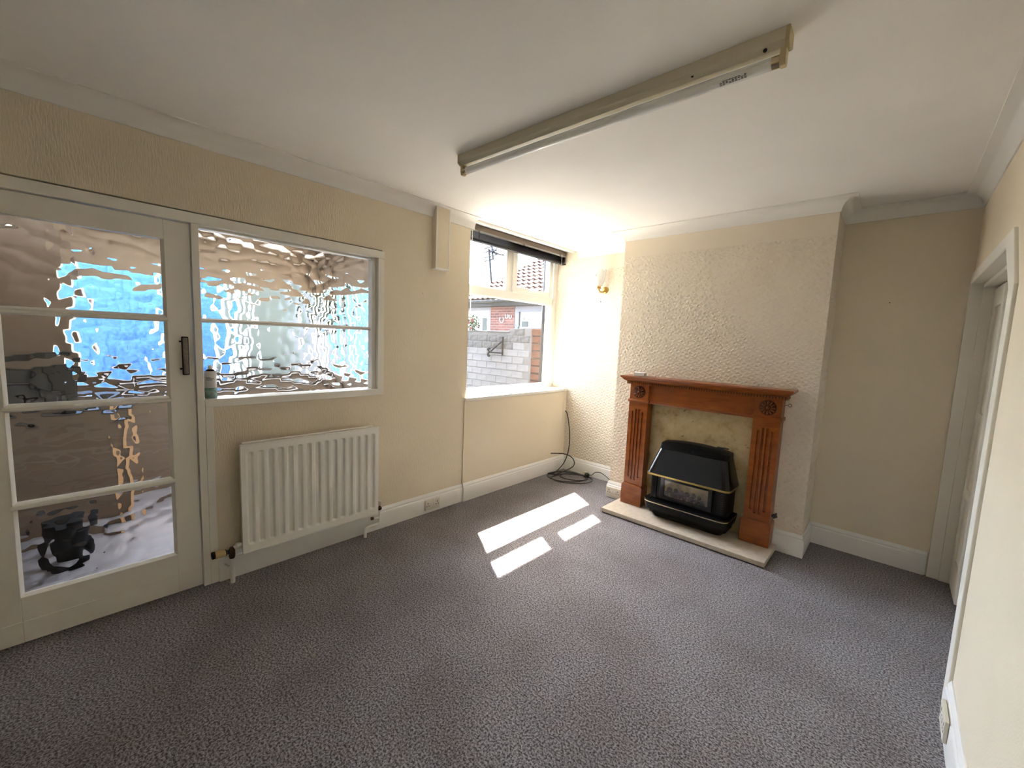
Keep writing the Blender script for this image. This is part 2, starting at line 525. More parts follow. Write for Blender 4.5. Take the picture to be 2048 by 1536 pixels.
def skirt(h=0.158, t=0.02):
    return [(0, 0), (t, 0), (t, h - 0.043), (t - 0.002, h - 0.036), (t - 0.008, h - 0.030), (t - 0.007, h - 0.020), (t - 0.011, h - 0.010), (t - 0.016, h), (0, h)]
MB().sweep([(0, 2.372), (0, 0.55)], skirt(), side=1).build('baseboard_left', 'white_skirting', smooth=25, kind='structure')
MB().sweep([(0.012, D), (0.012, 2.372)], skirt(0.163), side=1).build('baseboard_window', 'white_skirting', smooth=25, kind='structure')
MB().sweep([(0.03, D), (XB0, D), (XB0, BR), (1.06, BR)], skirt(), side=-1).build('baseboard_back', 'white_skirting', smooth=25, kind='structure')
MB().sweep([(2.19, BR), (XB1, BR), (XB1, DR), (W - 0.02, DR)], skirt(), side=-1).build('baseboard_chimney', 'white_skirting', smooth=25, kind='structure')
MB().sweep([(W, 2.37), (W, REAR)], skirt(0.165), side=-1).build('baseboard_right', 'white_skirting', smooth=25, kind='structure')

# ------------------------------------------------------------------ glazed door and borrowed light in the left wall
def ripple_pane(name, parent, y0, y1, z0, z1, x, seed, cell=0.064, amp=2.3):
    """thick pane whose room face is pressed into shallow lens-like dimples"""
    rng = np.random.RandomState(seed)
    st = 0.0055
    ny = int((y1 - y0) / st) + 1; nz = int((z1 - z0) / st) + 1
    ys = np.linspace(y0, y1, ny); zs = np.linspace(z0, z1, nz)
    gy, gz = np.meshgrid(ys, zs, indexing='ij')
    cy = np.arange(y0 - 2 * cell, y1 + 2 * cell, cell); cz = np.arange(z0 - 2 * cell, z1 + 2 * cell, cell * 0.8)
    py, pz = np.meshgrid(cy, cz, indexing='ij')
    py = py + rng.uniform(-.42, .42, py.shape) * cell; pz = pz + rng.uniform(-.42, .42, pz.shape) * cell
    py = py.ravel(); pz = pz.ravel()
    hgt = np.zeros_like(gy); k = 7000.0
    acc = np.zeros_like(gy)
    for a, b in zip(py, pz):
        d2 = (gy - a) ** 2 * 0.8 + (gz - b) ** 2 * 1.2
        acc += np.exp(-np.minimum(k * d2, 60))
    hgt = -np.log(acc + 1e-26) / k                 # soft minimum of squared distance
    hgt = amp * hgt
    hgt += 0.0009 * np.sin(gy * 27 + 3 * np.sin(gz * 17 + seed)) * np.cos(gz * 31 + seed)
    mb = MB()
    front = [(x + float(hgt[i, j]), float(ys[i]), float(zs[j])) for i in range(ny) for j in range(nz)]
    back = [(x - 0.006, float(ys[i]), float(zs[j])) for i in (0, ny - 1) for j in (0, nz - 1)]
    f = [(i * nz + j, (i + 1) * nz + j, (i + 1) * nz + j + 1, i * nz + j + 1) for i in range(ny - 1) for j in range(nz - 1)]
    n0 = len(front)
    b00, b01, b10, b11 = n0, n0 + 1, n0 + 2, n0 + 3
    f.append((b00, b01, b11, b10))
    f.append(tuple([b00, b01] + [j for j in range(nz - 1, -1, -1)]))
    f.append(tuple([b10, b11] + [(ny - 1) * nz + j for j in range(nz - 1, -1, -1)]))
    f.append(tuple([b00, b10] + [i * nz for i in range(ny - 1, -1, -1)]))
    f.append(tuple([b01, b11] + [i * nz + nz - 1 for i in range(ny - 1, -1, -1)]))
    mb.add(front + back, f)
    return mb.build(name, 'rippled_glass', parent, smooth=30)

Y0d, Y1d = -0.288, 0.475
door = thing('door_1', (0, 0.09, 0), kind='structure')
xf, xb = -0.002, -0.044
for (a, b) in ((Y0d, Y0d + 0.105), (Y1d - 0.105, Y1d)):
    MB().box(xb, xf, a, b, 0.008, 1.985).build('stile', 'door_paint', door, bevel=0.002)
pa, pb = Y0d + 0.105, Y1d - 0.105
MB().box(xb, xf, pa, pb, 1.888, 1.985).build('rail', 'door_paint', door, bevel=0.002)
MB().box(xb, xf, pa, pb, 0.008, 0.222).build('rail', 'door_paint', door, bevel=0.002)
MB().box(xf, xf + 0.002, Y0d + 0.02, Y1d - 0.02, 0.105, 0.108).build('weather_strip', 'door_paint', door)
zsb = [0.222, 0.636, 1.072, 1.490, 1.888]
for z in zsb[1:4]:
    MB().prism([(xb + 0.004, z - 0.013), (xf - 0.006, z - 0.013), (xf + 0.004, z - 0.006), (xf + 0.004, z + 0.006), (xf - 0.006, z + 0.013), (xb + 0.004, z + 0.013)],
               'y', pa - 0.008, pb + 0.006).build('glazing_bar', 'door_paint', door, bevel=0.0015)
for i in range(4):
    z0, z1 = zsb[i] + (0.0 if i == 0 else 0.010), zsb[i + 1] - (0.010 if i < 3 else 0)
    ripple_pane('pane', door, pa, pb, z0, z1, -0.026, 11 + i)
    # loose beading round each pane
    bd = MB()
    bd.prism([(xf - 0.020, z0), (xf + 0.001, z0), (xf - 0.014, z0 + 0.012), (xf - 0.020, z0 + 0.012)], 'y', pa, pb)
    for (ya, yb) in ((pa, pa + 0.012), (pb, pb - 0.012)):
        bd.prism([(xf - 0.020, ya), (xf + 0.001, ya), (xf - 0.014, yb), (xf - 0.020, yb)], 'z', z0, z1)
    bd.build('beading', 'door_paint', door)
hd = MB().box(0.014, 0.026, 0.420, 0.450, 1.203, 1.404).build('handle', 'black_satin', door, bevel=0.004)
hd['label'] = 'narrow vertical pull with dark rim'
MB().box(0.0255, 0.0275, 0.4245, 0.4455, 1.209, 1.398).build('face_plate', 'handle_metal', hd, bevel=0.001)
for z in (1.235, 1.378):
    MB().box(-0.002, 0.015, 0.413, 0.428, z - 0.004, z + 0.004).build('lug', 'black_satin', hd)

# lining of door and borrowed light
lin_ = MB()
lin_.box(-0.112, 0.016, -0.335, -0.292, 0, 1.989)
lin_.box(-0.112, 0.016, -0.335, 1.585, 1.989, 2.04)
lin_.build('trim_4', 'door_paint', kind='structure', bevel=0.002)
MB().box(-0.112, 0.012, 0.479, 0.512, 0, 1.99).build('trim_5', 'door_paint', kind='structure', bevel=0.002)
MB().box(0.0, 0.0125, 0.5125, 0.550, 0, 1.0195).build('trim_6', 'door_paint', kind='structure', bevel=0.002)

win1 = thing('window_1', (0, 1.05, 1.02), kind='structure')
MB().box(-0.112, 0.0155, 1.538, 1.585, 1.064, 1.989).build('window_frame', 'door_paint', win1, bevel=0.002)
MB().box(-0.112, 0.016, 0.5125, 1.585, 1.02, 1.064).build('window_frame', 'door_paint', win1, bevel=0.002)
for a in ((-0.075, -0.018, 1.508, 1.538, 1.064, 1.989), (-0.085, -0.030, 0.512, 0.518, 1.064, 1.989), (-0.085, -0.030, 0.512, 1.510, 1.978, 1.989)):
    MB().box(*a).build('beading', 'door_paint', win1, bevel=0.002)
MB().prism([(-0.085, 1.483), (-0.045, 1.483), (-0.030, 1.490), (-0.030, 1.500), (-0.045, 1.507), (-0.085, 1.507)], 'y', 0.512, 1.538).build('glazing_bar', 'door_paint', win1, bevel=0.0015)
ripple_pane('pane', win1, 0.513, 1.512, 1.064, 1.490, -0.066, 31)
ripple_pane('pane', win1, 0.513, 1.512, 1.500, 1.982, -0.066, 32)

# ------------------------------------------------------------------ outside window in the left wall
win2 = thing('window_2', (-0.2, 3.15, 0.93), kind='structure')
FX0, FX1 = -0.262, -0.20
YA, YB = 2.395, D
for a in ((FX0, FX1, YA, YA + 0.06, 0.975, 2.40), (FX0, FX1, YB - 0.075, YB, 0.975, 2.40)):
    MB().box(*a).build('jamb', 'upvc', win2, bevel=0.003)
MB().box(FX0, FX1, YA, YB, 2.40, 2.461).build('head', 'upvc', win2, bevel=0.003)
MB().box(FX0, FX1, YA, YB, 0.92, 0.975).build('bottom_rail', 'upvc', win2, bevel=0.003)
MB().box(FX0, FX1, YA + 0.05, YB - 0.06, 1.868, 1.948).build('transom', 'upvc', win2, bevel=0.003)
MB().box(FX0, FX1 - 0.004, 3.075, 3.145, 1.945, 2.42).build('mullion', 'upvc', win2, bevel=0.003)
def ring_frame(name, y0, y1, z0, z1, w, xa, xb_, m='upvc'):
    mb = MB()
    mb.box(xa, xb_, y0, y0 + w, z0, z1).box(xa, xb_, y1 - w, y1, z0, z1).box(xa, xb_, y0 + w, y1 - w, z0, z0 + w).box(xa, xb_, y0 + w, y1 - w, z1 - w, z1)
    return mb.build(name, m, win2, bevel=0.003)
ring_frame('sash', 3.143, 3.800, 1.942, 2.415, 0.06, -0.255, -0.188)
ring_frame('glazing_bead', YA + 0.055, YB - 0.072, 0.972, 1.872, 0.014, -0.225, -0.209)
ring_frame('glazing_bead', YA + 0.055, 3.080, 1.944, 2.405, 0.014, -0.225, -0.209)
for (y0, y1, z0, z1) in ((2.46, 3.82, 0.98, 1.866), (2.46, 3.075, 1.95, 2.40), (3.19, 3.75, 1.99, 2.37)):
    MB().box(-0.217, -0.214, y0, y1, z0, z1).box(-0.233, -0.230, y0, y1, z0, z1).build('pane', 'clear_glass', win2)
st = MB().box(-0.190, -0.170, 3.40, 3.43, 1.955, 1.985).build('stay', 'upvc', win2, bevel=0.003)
MB().prism([(3.43, 1.960), (3.60, 1.966), (3.60, 1.978), (3.43, 1.982)], 'x', -0.186, -0.172).build('lever', 'upvc', st, bevel=0.002)
MB().box(-0.262, 0.026, 2.377, D - 0.002, 0.906, 0.934).build('window_sill', 'white_gloss', win2, bevel=0.004)

# venetian blind drawn up under the ceiling
bl = thing('venetian_blind', (-0.1, 3.17, 2.455), 'dark slatted blind drawn fully up at the head of the outside window', 'blind')
by0, by1 = 2.445, 3.885
MB().box(-0.125, -0.085, by0, by1, 2.410, 2.455).build('headrail', 'blind_brown', bl, bevel=0.002)
for i in range(3):
    z = 2.408 - i * 0.0055
    MB().box(-0.128, -0.080, by0 + 0.006, by1 - 0.004, z - 0.0015, z).build('slat', 'blind_white', bl)
slm = None
for i in range(9):
    z = 2.388 - i * 0.0062
    so = MB().prism([(-0.130, z), (-0.104, z + 0.0022), (-0.078, z), (-0.104, z + 0.0036)], 'y', by0 + 0.004, by1 - 0.003).build('slat', 'blind_dark', bl)
MB().box(-0.128, -0.080, by0 + 0.003, by1 - 0.003, 2.314, 2.333).build('bottom_rail', 'blind_dark', bl, bevel=0.003)
for y in (2.56, 3.165, 3.76):
    MB().box(-0.0775, -0.0765, y - 0.003, y + 0.003, 2.333, 2.41).build('ladder_cord', 'blind_dark', bl)
w = MB().tube([(-0.072, 2.475, 2.43), (-0.070, 2.477, 1.95), (-0.069, 2.478, 1.60)], 0.0035, 6).build('tilt_wand', 'cord_white', bl, smooth=60)
c = MB().tube(bez([(-0.072, 3.79, 2.42), (-0.070, 3.79, 2.0), (-0.03, 3.80, 1.3), (0.030, 3.82, 0.95), (0.034, 3.82, 0.80), (0.034, 3.815, 0.55)], 6), 0.0016, 5).build('pull_cord', 'cord_white', bl, smooth=60)

# ------------------------------------------------------------------ doorway in the right wall
AX0, AX1 = W - 0.012, W + 0.012
tr = MB()
def arch(pts_in, pts_out, x0, x1):
    n = len(pts_in); rings = []
    for a, b in zip(pts_in, pts_out):
        rings.append([(x0, a[0], a[1]), (x0, b[0], b[1]), (x1, b[0], b[1]), (x1, a[0], a[1])])
    return MB().loft(rings, True)
arch([(DY0, 0), (DY0, 1.725), (2.69, 1.920), (DY1, 1.920)], [(DY0 - 0.10, 0), (DY0 - 0.10, 1.735), (2.57, 1.978), (DY1 + 0.02, 1.978)],
     AX0, AX1).build('trim_7', 'door_paint', kind='structure', bevel=0.003)
MB().box(AX0, W + 0.16, DY1 - 0.002, DY1 + 0.02, 0, 1.975).build('trim_8', 'door_paint', kind='structure', bevel=0.002)
lin2 = MB()
lin2.loft([[(W - 0.01, a[0], a[1]), (W - 0.01, b[0], b[1]), (W + 0.20, b[0], b[1]), (W + 0.20, a[0], a[1])] for a, b in
           zip([(DY0 + 0.004, 0), (DY0 + 0.004, 1.722), (2.694, 1.916), (DY1, 1.916)], [(DY0 - 0.02, 0), (DY0 - 0.02, 1.73), (2.67, 1.94), (DY1, 1.94)])])
lin2.build('trim_9', 'door_paint', kind='structure')
MB().box(W + 0.045, W + 0.20, 2.66, DY1, 1.890, 1.915).box(W + 0.045, W + 0.20, DY1 - 0.014, DY1, 0, 1.91).build('trim_10', 'door_paint', kind='structure', bevel=0.002)
dr = thing('door_2', (W + 0.09, 3.67, 0), kind='structure')
LX0, LX1 = W + 0.092, W + 0.130
def leaf(parent, y0, y1, x0, x1, zb=0.012, zt=1.878):
    s = 0.06
    for (a, b) in ((y0, y0 + s), (y1 - s, y1)):
        MB().box(x0, x1, a, b, zb, zt).build('stile', 'door_paint', parent, bevel=0.004)
    for (a, b) in ((zb, zb + 0.17), (0.60, 0.655), (1.09, 1.135), (zt - 0.11, zt)):
        MB().box(x0, x1, y0 + s, y1 - s, a, b).build('rail', 'door_paint', parent, bevel=0.003)
    MB().box(x0 + 0.012, x1 - 0.012, y0 + s, y1 - s, zb + 0.1, zt - 0.05).build('panel', 'door_paint', parent)
leaf(dr, 3.50, 3.835, LX0, LX1)
leaf(dr, 2.60, 3.52, LX1 + 0.012, LX1 + 0.045)
MB().box(W + 0.20, W + 0.25, 2.2, 4.2, 0, 2.1).build('wall_closet', 'porch_wall', kind='structure')

# ------------------------------------------------------------------ fireplace
hearth = MB().box(0.990, 2.236, 3.120, BR - 0.001, 0.008, 0.042)
hearth = hearth.build('slab', 'hearth_stone', None, base=(1.61, 3.31, 0), bevel=0.004)
hearth.name = 'hearth'
tag(hearth, 'polished cream stone hearth slab lying on the carpet before the chimney breast', 'hearth')
MB().box(0.994, 2.232, 3.1245, BR - 0.002, 0.0, 0.030).build('bed', 'hearth_edge', hearth)

sr = thing('fire_surround', (1.62, 3.45, 0.042), 'honey coloured wooden fire surround with fluted pilasters and round carved rosettes', 'fireplace')
SC = 1.62
bp_ = MB().box(1.2185, 2.0215, BR - 0.022, BR - 0.0005, 0.0425, 0.9575).build('back_panel', 'marble_cream', sr, bevel=0.001)
bp_['label'] = 'mottled cream marble back panel'
zh = 0.042
def pilaster(sgn):
    xi, xo = SC + sgn * 0.403, SC + sgn * 0.573          # inner and outer face
    x0, x1 = min(xi, xo), max(xi, xo)
    yf = 3.392
    yb_ = BR - 0.0005
    # fluted shaft: front face profile with four grooves, swept vertically with round ends
    w_ = x1 - x0; nfl = 4
    nx, nz = 96, 60
    zA, zB = 0.222, 0.972
    gx = np.linspace(x0, x1, nx); gz = np.linspace(zA, zB, nz * 2)
    verts = []; faces = []
    cxs = [x0 + w_ * (0.24 + 0.52 * i / (nfl - 1)) for i in range(nfl)]
    hw = 0.0075
    tops = [0.880, 0.902, 0.902, 0.880]; bots = [0.292, 0.266, 0.266, 0.292]
    for zz in gz:
        for xx in gx:
            dpt = 0.0
            for c_, t_, b_ in zip(cxs, tops, bots):
                dz = max(0.0, zz - (t_ - hw), (b_ + hw) - zz)
                d = math.hypot(xx - c_, dz)
                if d < hw: dpt = 0.009 * min(1, math.sqrt(max(0, 1 - (d / hw) ** 2)) * 1.6)
            verts.append((float(xx), yf + dpt, float(zz)))
    n2 = len(gz)
    for i in range(n2 - 1):
        for j in range(nx - 1):
            a = i * nx + j
            faces.append((a, a + 1, a + nx + 1, a + nx))
    mb = MB().add(verts, faces)
    # sides and back
    mb.add([(x0, yf, zA), (x0, yf, zB), (x0, yb_, zB), (x0, yb_, zA)], [(0, 1, 2, 3)])
    mb.add([(x1, yf, zA), (x1, yf, zB), (x1, yb_, zB), (x1, yb_, zA)], [(0, 1, 2, 3)])
    mb.build('pilaster', 'honey_wood', sr, smooth=35)
    MB().prism([(x0 - 0.012, zh), (x1 + 0.012, zh), (x1 + 0.012, 0.207), (x1 + 0.002, 0.224), (x0 - 0.002, 0.224), (x0 - 0.012, 0.207)], 'y', 3.372, yb_).build('plinth', 'honey_wood', sr, bevel=0.004)
    bk = MB().box(x0, x1, yf + 0.002, yb_, 0.972, 1.128).build('corner_block', 'honey_wood', sr, bevel=0.003)
    MB().prism([(yb_, 0.962), (yf - 0.012, 0.964), (yf - 0.014, 0.972), (yf - 0.006, 0.980), (yf + 0.002, 0.986), (yb_, 0.986)], 'x', x0 - 0.010, x1 + 0.010).build('necking', 'honey_wood', sr, bevel=0.001)
    cx_ = (x0 + x1) / 2; cz_ = 1.052
    rs = MB().lathe([(0.0, 0.0), (0.055, 0.0), (0.055, 0.004), (0.050, 0.006), (0.0, 0.006)], (cx_, yf + 0.003, cz_), 'y', 28, -1).build('rosette', 'carved_dark', sr, smooth=30)
    pet = None
    for k in range(12):
        a = 2 * math.pi * k / 12
        m_ = MB()
        rings = []
        for t, wd, ht in ((0.016, 0.001, 0.004), (0.024, 0.0045, 0.010), (0.036, 0.0062, 0.012), (0.046, 0.0048, 0.009), (0.051, 0.001, 0.005)):
            p0 = Vector((cx_ + math.cos(a) * t, yf, cz_ + math.sin(a) * t)); tv = Vector((-math.sin(a), 0, math.cos(a)))
            rings.append([p0 + tv * wd + Vector((0, -0.002, 0)), p0 + Vector((0, -ht, 0)), p0 - tv * wd + Vector((0, -0.002, 0))])
        m_.loft(rings, True).build('petal', 'honey_wood', rs, smooth=60)
    MB().lathe([(0.012, 0), (0.011, 0.006), (0.007, 0.011), (0.001, 0.013)], (cx_, yf - 0.001, cz_), 'y', 14, -1).build('boss', 'honey_wood', rs, smooth=60)
pilaster(-1); pilaster(1)
xin0, xin1 = SC - 0.403, SC + 0.403
MB().box(xin0, xin1, 3.418, BR - 0.0005, 0.962, 1.130).build('frieze', 'honey_wood', sr, bevel=0.002)
MB().prism([(3.418, 0.958), (3.409, 0.962), (3.407, 0.970), (3.414, 0.978), (3.418, 0.984)], 'x', xin0, xin1).build('frieze_bead', 'honey_wood', sr, bevel=0.001)
# moulded shelf
prof = [(0.006, 1.118), (0.022, 1.118), (0.022, 1.124), (0.022, 1.140), (0.030, 1.146), (0.040, 1.150), (0.052, 1.162), (0.058, 1.170), (0.066, 1.174), (0.070, 1.182), (0.066, 1.190), (0.0, 1.190), (0.0, 1.118)]
xl, xr = SC - 0.573, SC + 0.573
MB().sweep([(xl, BR - 0.0005), (xl, 3.392), (xr, 3.392), (xr, BR - 0.0005)], prof, side=-1).build('shelf_moulding', 'honey_wood', sr, smooth=30)
MB().box(xl - 0.001, xr + 0.001, 3.39, BR - 0.0005, 1.120, 1.1895).build('shelf', 'honey_wood', sr)
MB().box(xl - 0.0215, xr + 0.0215, 3.3690, 3.40, 1.1225, 1.1395).build('dentil_gap_shade', 'carved_dark', sr)  # dark strip painting in the shade between the dentils
dm = MB().box(-0.0055, 0.0055, -0.004, 0.004, -0.008, 0.008).build('dentil', 'honey_wood', sr)
dm.location = Vector((xl - 0.010, 3.369 - 0.003, 1.131)) - BASE[sr.name]
dm.data.transform(Matrix.Translation(BASE[sr.name]))
nd = 62
for i in range(1, nd):
    inst(dm.data, 'dentil', sr, Vector((xl - 0.010 + (xr - xl + 0.02) * i / (nd - 1), 3.366, 1.131)) - BASE[sr.name])
for s_, xx in ((-1, xl - 0.025), (1, xr + 0.025)):
    for i in range(1, 7):
        inst(dm.data, 'dentil', sr, Vector((xx, 3.366 + i * 0.020, 1.131)) - BASE[sr.name], rot=(0, 0, R(90)))
# the dark strip behind the dentils is painted shade; small screw eye on the right side
mb = MB().tube([(2.195, 3.485, 1.075), (2.214, 3.485, 1.075)], 0.0018, 6)
ring = [(2.224 + 0.010 * math.cos(t), 3.485, 1.075 + 0.010 * math.sin(t)) for t in np.linspace(math.pi, -math.pi * 0.75, 16)]
mb.tube(ring, 0.0018, 6).build('screw_eye', 'iron_dark', sr, smooth=60)
gt = MB().lathe([(0.010, 0), (0.010, 0.012), (0.017, 0.014), (0.017, 0.026), (0.009, 0.030), (0.008, 0.038)], (2.188, 3.455, 0.262), 'x', 14, 1).build('gas_tap', 'black_plastic', sr, smooth=40)
MB().box(2.212, 2.222, 3.440, 3.470, 0.266, 0.284).build('tap_key', 'black_plastic', sr)

# ------------------------------------------------------------------ gas fire
gf = thing('gas_fire', (1.63, 3.40, 0.042), 'black gas fire with sloping hood and two thin gold trims on the stone hearth', 'gas fire')
GC = 1.632
yb0 = BR - 0.0225
def hoodring(hw, yf, z, r, yb=yb0):
    """plan outline with rounded front corners"""
    pts = [(GC - hw, yb, z)]
    for i in range(6):
        a = math.pi + (math.pi / 2) * i / 5
        pts.append((GC - hw + r + r * math.cos(a), yf + r + r * math.sin(a), z))
    for i in range(6):
        a = 1.5 * math.pi + (math.pi / 2) * i / 5
        pts.append((GC + hw - r + r * math.cos(a), yf + r + r * math.sin(a), z))
    pts.append((GC + hw, yb, z))
    return pts
MB().loft([hoodring(0.322, 3.245, 0.418, 0.045), hoodring(0.268, 3.352, 0.612, 0.035)]).build('hood', 'black_enamel', gf, smooth=30)
# matt sloping front sheet between two ribs
def slope(u, t):
    """point on the front slope of the hood; u -1..1, t 0 bottom..1 top"""
    hw = 0.322 + (0.268 - 0.322) * t
    return Vector((GC + u * hw, 3.245 + (3.352 - 3.245) * t - 0.0015, 0.418 + (0.612 - 0.418) * t))
MB().add([slope(-0.83, 0.01), slope(0.83, 0.01), slope(0.83, 0.99), slope(-0.83, 0.99)], [(0, 1, 2, 3)]).build('front_sheet', 'black_panel', gf)
for u in (-0.83, 0.83):
    MB().tube([slope(u, 0.0), slope(u, 1.0)], 0.002, 6).build('rib', 'black_panel', gf)
MB().loft([hoodring(0.266, 3.356, 0.612, 0.03), hoodring(0.264, 3.366, 0.655, 0.03), hoodring(0.255, 3.385, 0.664, 0.03)]).build('top_band', 'black_satin', gf, smooth=30)
# gently arched lid
lid = MB(); rings = []
for i in range(17):
    u = -1 + 2 * i / 16
    x = GC + u * 0.250
    zz = 0.664 + 0.020 * (1 - u * u)
    rings.append([(x, 3.388, 0.660), (x, 3.392, zz - 0.003), (x, 3.400, zz), (x, yb0, zz), (x, yb0, 0.660)])
lid.loft(rings).build('lid', 'black_satin', gf, smooth=30)
kn = MB().lathe([(0.011, 0), (0.011, 0.016)], (GC + 0.195, 3.43, 0.672), 'z', 12).build('control_knob', 'black_plastic', gf, smooth=40)
MB().box(GC + 0.158, GC + 0.240, 3.418, 3.442, 0.688, 0.697).build('knob_bar', 'black_plastic', kn, bevel=0.003)
MB().lathe([(0.0095, 0), (0.0095, 0.003), (0.007, 0.004)], (GC + 0.0, 3.362, 0.640), 'y', 18, -1).build('badge', 'pipe_grey', gf, smooth=40)
# gold lip of the hood
def band(hw, yf, z0, z1, r, th=0.006):
    a = hoodring(hw, yf, z0, r, yb0 - 0.02); b = hoodring(hw, yf, z1, r, yb0 - 0.02)
    ai = hoodring(hw - th, yf + th, z0, r * 0.9, yb0 - 0.02); bi = hoodring(hw - th, yf + th, z1, r * 0.9, yb0 - 0.02)
    mb = MB(); n = len(a)
    mb.v += [tuple(p) for p in a + b + ai + bi]
    for i in range(n - 1):
        mb.f += [(i, i + 1, n + i + 1, n + i), (2 * n + i, 2 * n + i + 1, 3 * n + i + 1, 3 * n + i),
                 (i, i + 1, 2 * n + i + 1, 2 * n + i), (n + i, n + i + 1, 3 * n + i + 1, 3 * n + i)]
    return mb
band(0.324, 3.243, 0.405, 0.419, 0.045).build('hood_trim', 'gold_trim', gf, smooth=30)
# body with the fire window
MB().loft([hoodring(0.300, 3.300, 0.045 + 0.03, 0.03), hoodring(0.300, 3.300, 0.420, 0.03)]).build('body', 'black_satin', gf, smooth=30)
for s_ in (-1, 1):
    xx = GC + s_ * 0.262
    vn = MB().box(xx - 0.022, xx + 0.022, 3.293, 3.302, 0.205, 0.395).build('side_vent', 'black_panel', gf, bevel=0.003)
    for k in range(9):
        MB().box(xx - 0.010, xx + 0.010, 3.2905, 3.2945, 0.222 + k * 0.018, 0.230 + k * 0.018).build('vent_slot', 'pipe_grey' if s_ < 0 else 'black_plastic', vn)
# window frame
fr = MB()
wx0, wx1, wz0, wz1 = GC - 0.170, GC + 0.170, 0.245, 0.378
for a in ((wx0 - 0.03, wx0, wz0 - 0.025, wz1 + 0.02), (wx1, wx1 + 0.03, wz0 - 0.025, wz1 + 0.02)):
    fr.box(a[0], a[1], 3.268, 3.302, a[2], a[3])
fr.box(wx0, wx1, 3.268, 3.302, wz0 - 0.025, wz0).box(wx0, wx1, 3.268, 3.302, wz1, wz1 + 0.02)
wf = fr.build('fire_window', 'black_enamel', gf, bevel=0.002)
MB().box(wx0, wx1, 3.296, 3.2985, wz0, wz1).build('fire_back', 'soot', wf) if 'soot' in MATS else None
mat('soot', (118, 108, 96), rough=0.8, rgb2=(70, 64, 60), var_scale=18)
mat('coal', (44, 40, 38), rough=0.9, rgb2=(92, 84, 78), var_scale=40, bump=0.004, bump_scale=80)
mat('flue_plate', (170, 150, 112), rough=0.6, rgb2=(112, 98, 76), var_scale=10)
MB().box(wx0, wx1, 3.2955, 3.2985, wz0, wz1).build('fire_back', 'flue_plate', wf)
random.seed(3)
for row in range(2):
    for k in range(7):
        cx_ = wx0 + 0.022 + k * 0.0465 + random.uniform(-.006, .006) + (0.02 if row else 0)
        if cx_ > wx1 - 0.018: continue
        cz_ = wz0 + 0.018 + row * 0.036 + random.uniform(-.003, .008)
        rr = random.uniform(0.019, 0.027)
        rings = []
        for i in range(6):
            ph = -math.pi / 2 + math.pi * i / 5
            rings.append([(cx_ + rr * max(.05, math.cos(ph)) * math.cos(t) * random.uniform(.85, 1.1), 3.288 + 0.009 * max(.05, math.cos(ph)) * math.sin(t), max(wz0, cz_ + rr * math.sin(ph))) for t in np.linspace(0, 2 * math.pi, 9)[:-1]])
        MB().loft(rings).build('coal', 'coal', wf, smooth=50)
MB().box(wx0, wx1, 3.272, 3.274, wz0, wz1).build('glass_pane', 'clear_glass', wf)
# lower tray, trim and foot
MB().loft([hoodring(0.318, 3.238, 0.120, 0.06), hoodring(0.330, 3.222, 0.178, 0.07), hoodring(0.326, 3.226, 0.196, 0.07)]).build('tray', 'black_satin', gf, smooth=30)
band(0.332, 3.220, 0.180, 0.188, 0.07, 0.004).build('tray_trim', 'chrome_trim', gf, smooth=30)
MB().loft([hoodring(0.270, 3.312, 0.043, 0.05), hoodring(0.285, 3.285, 0.075, 0.05), hoodring(0.285, 3.275, 0.135, 0.05)]).build('foot', 'black_satin', gf, smooth=30)

# ------------------------------------------------------------------ little box on the mantelpiece
bx = MB().box(1.078, 1.172, 3.365, 3.435, 1.1905, 1.222).build('small_box', 'white_plastic', None, base=(1.125, 3.40, 1.1905), bevel=0.003)
bx.rotation_euler = (0, 0, R(8))
tag(bx, 'small flat white plastic box on the left end of the mantelpiece', 'box')

# ------------------------------------------------------------------ radiator
rad = thing('radiator', (0.07, 1.075, 0.0), 'white pressed steel panel radiator under the borrowed light window', 'radiator')
ry0, ry1, rz0, rz1 = 0.655, 1.497, 0.168, 0.800
ny, nz = 15 * 12 + 1, 64
gy = np.linspace(ry0, ry1, ny); gz = np.concatenate([np.linspace(rz0, rz0 + 0.07, 22), np.linspace(rz0 + 0.08, rz1 - 0.08, 20), np.linspace(rz1 - 0.07, rz1, 22)])
pitch = (ry1 - ry0 - 0.03) / 15
verts = []; faces = []
def ss(a, b, x):
    t = min(1, max(0, (x - a) / (b - a))); return t * t * (3 - 2 * t)
for y in gy:
    for z in gz:
        u = ((y - ry0 - 0.015) / pitch) % 1.0
        inside = ry0 + 0.015 <= y <= ry1 - 0.015
        d = 0.0
        if inside:
            px = abs(u - 0.5) * pitch
            dz = max(0.0, z - (rz1 - 0.052), (rz0 + 0.052) - z)
            e = math.hypot(max(0, px - 0.005), dz)
            d = 0.015 * (1 - ss(0.004, 0.0125, e))
        verts.append((0.100 - d, float(y), float(z)))
nzz = len(gz)
for i in range(ny - 1):
    for j in range(nzz - 1):
        a = i * nzz + j
        faces.append((a, a + nzz, a + nzz + 1, a + 1))
pm = MB().add(verts, faces)
pm.build('panel', 'radiator_enamel', rad, smooth=60)
MB().box(0.050, 0.083, ry0 + 0.001, ry1 - 0.001, rz0 + 0.002, rz1 - 0.002).build('water_panel', 'radiator_enamel', rad, bevel=0.006)
MB().box(0.086, 0.101, ry0 - 0.003, ry1 + 0.003, rz1 - 0.004, rz1 + 0.004).build('top_seam', 'radiator_enamel', rad, bevel=0.002)
MB().box(0.086, 0.101, ry0 - 0.003, ry1 + 0.003, rz0 - 0.004, rz0 + 0.003).build('bottom_seam', 'radiator_enamel', rad, bevel=0.002)
for y in (ry0 - 0.002, ry1 + 0.002):
    MB().box(0.084, 0.100, y - 0.003, y + 0.003, rz0, rz1).build('side_seam', 'radiator_enamel', rad, bevel=0.002)
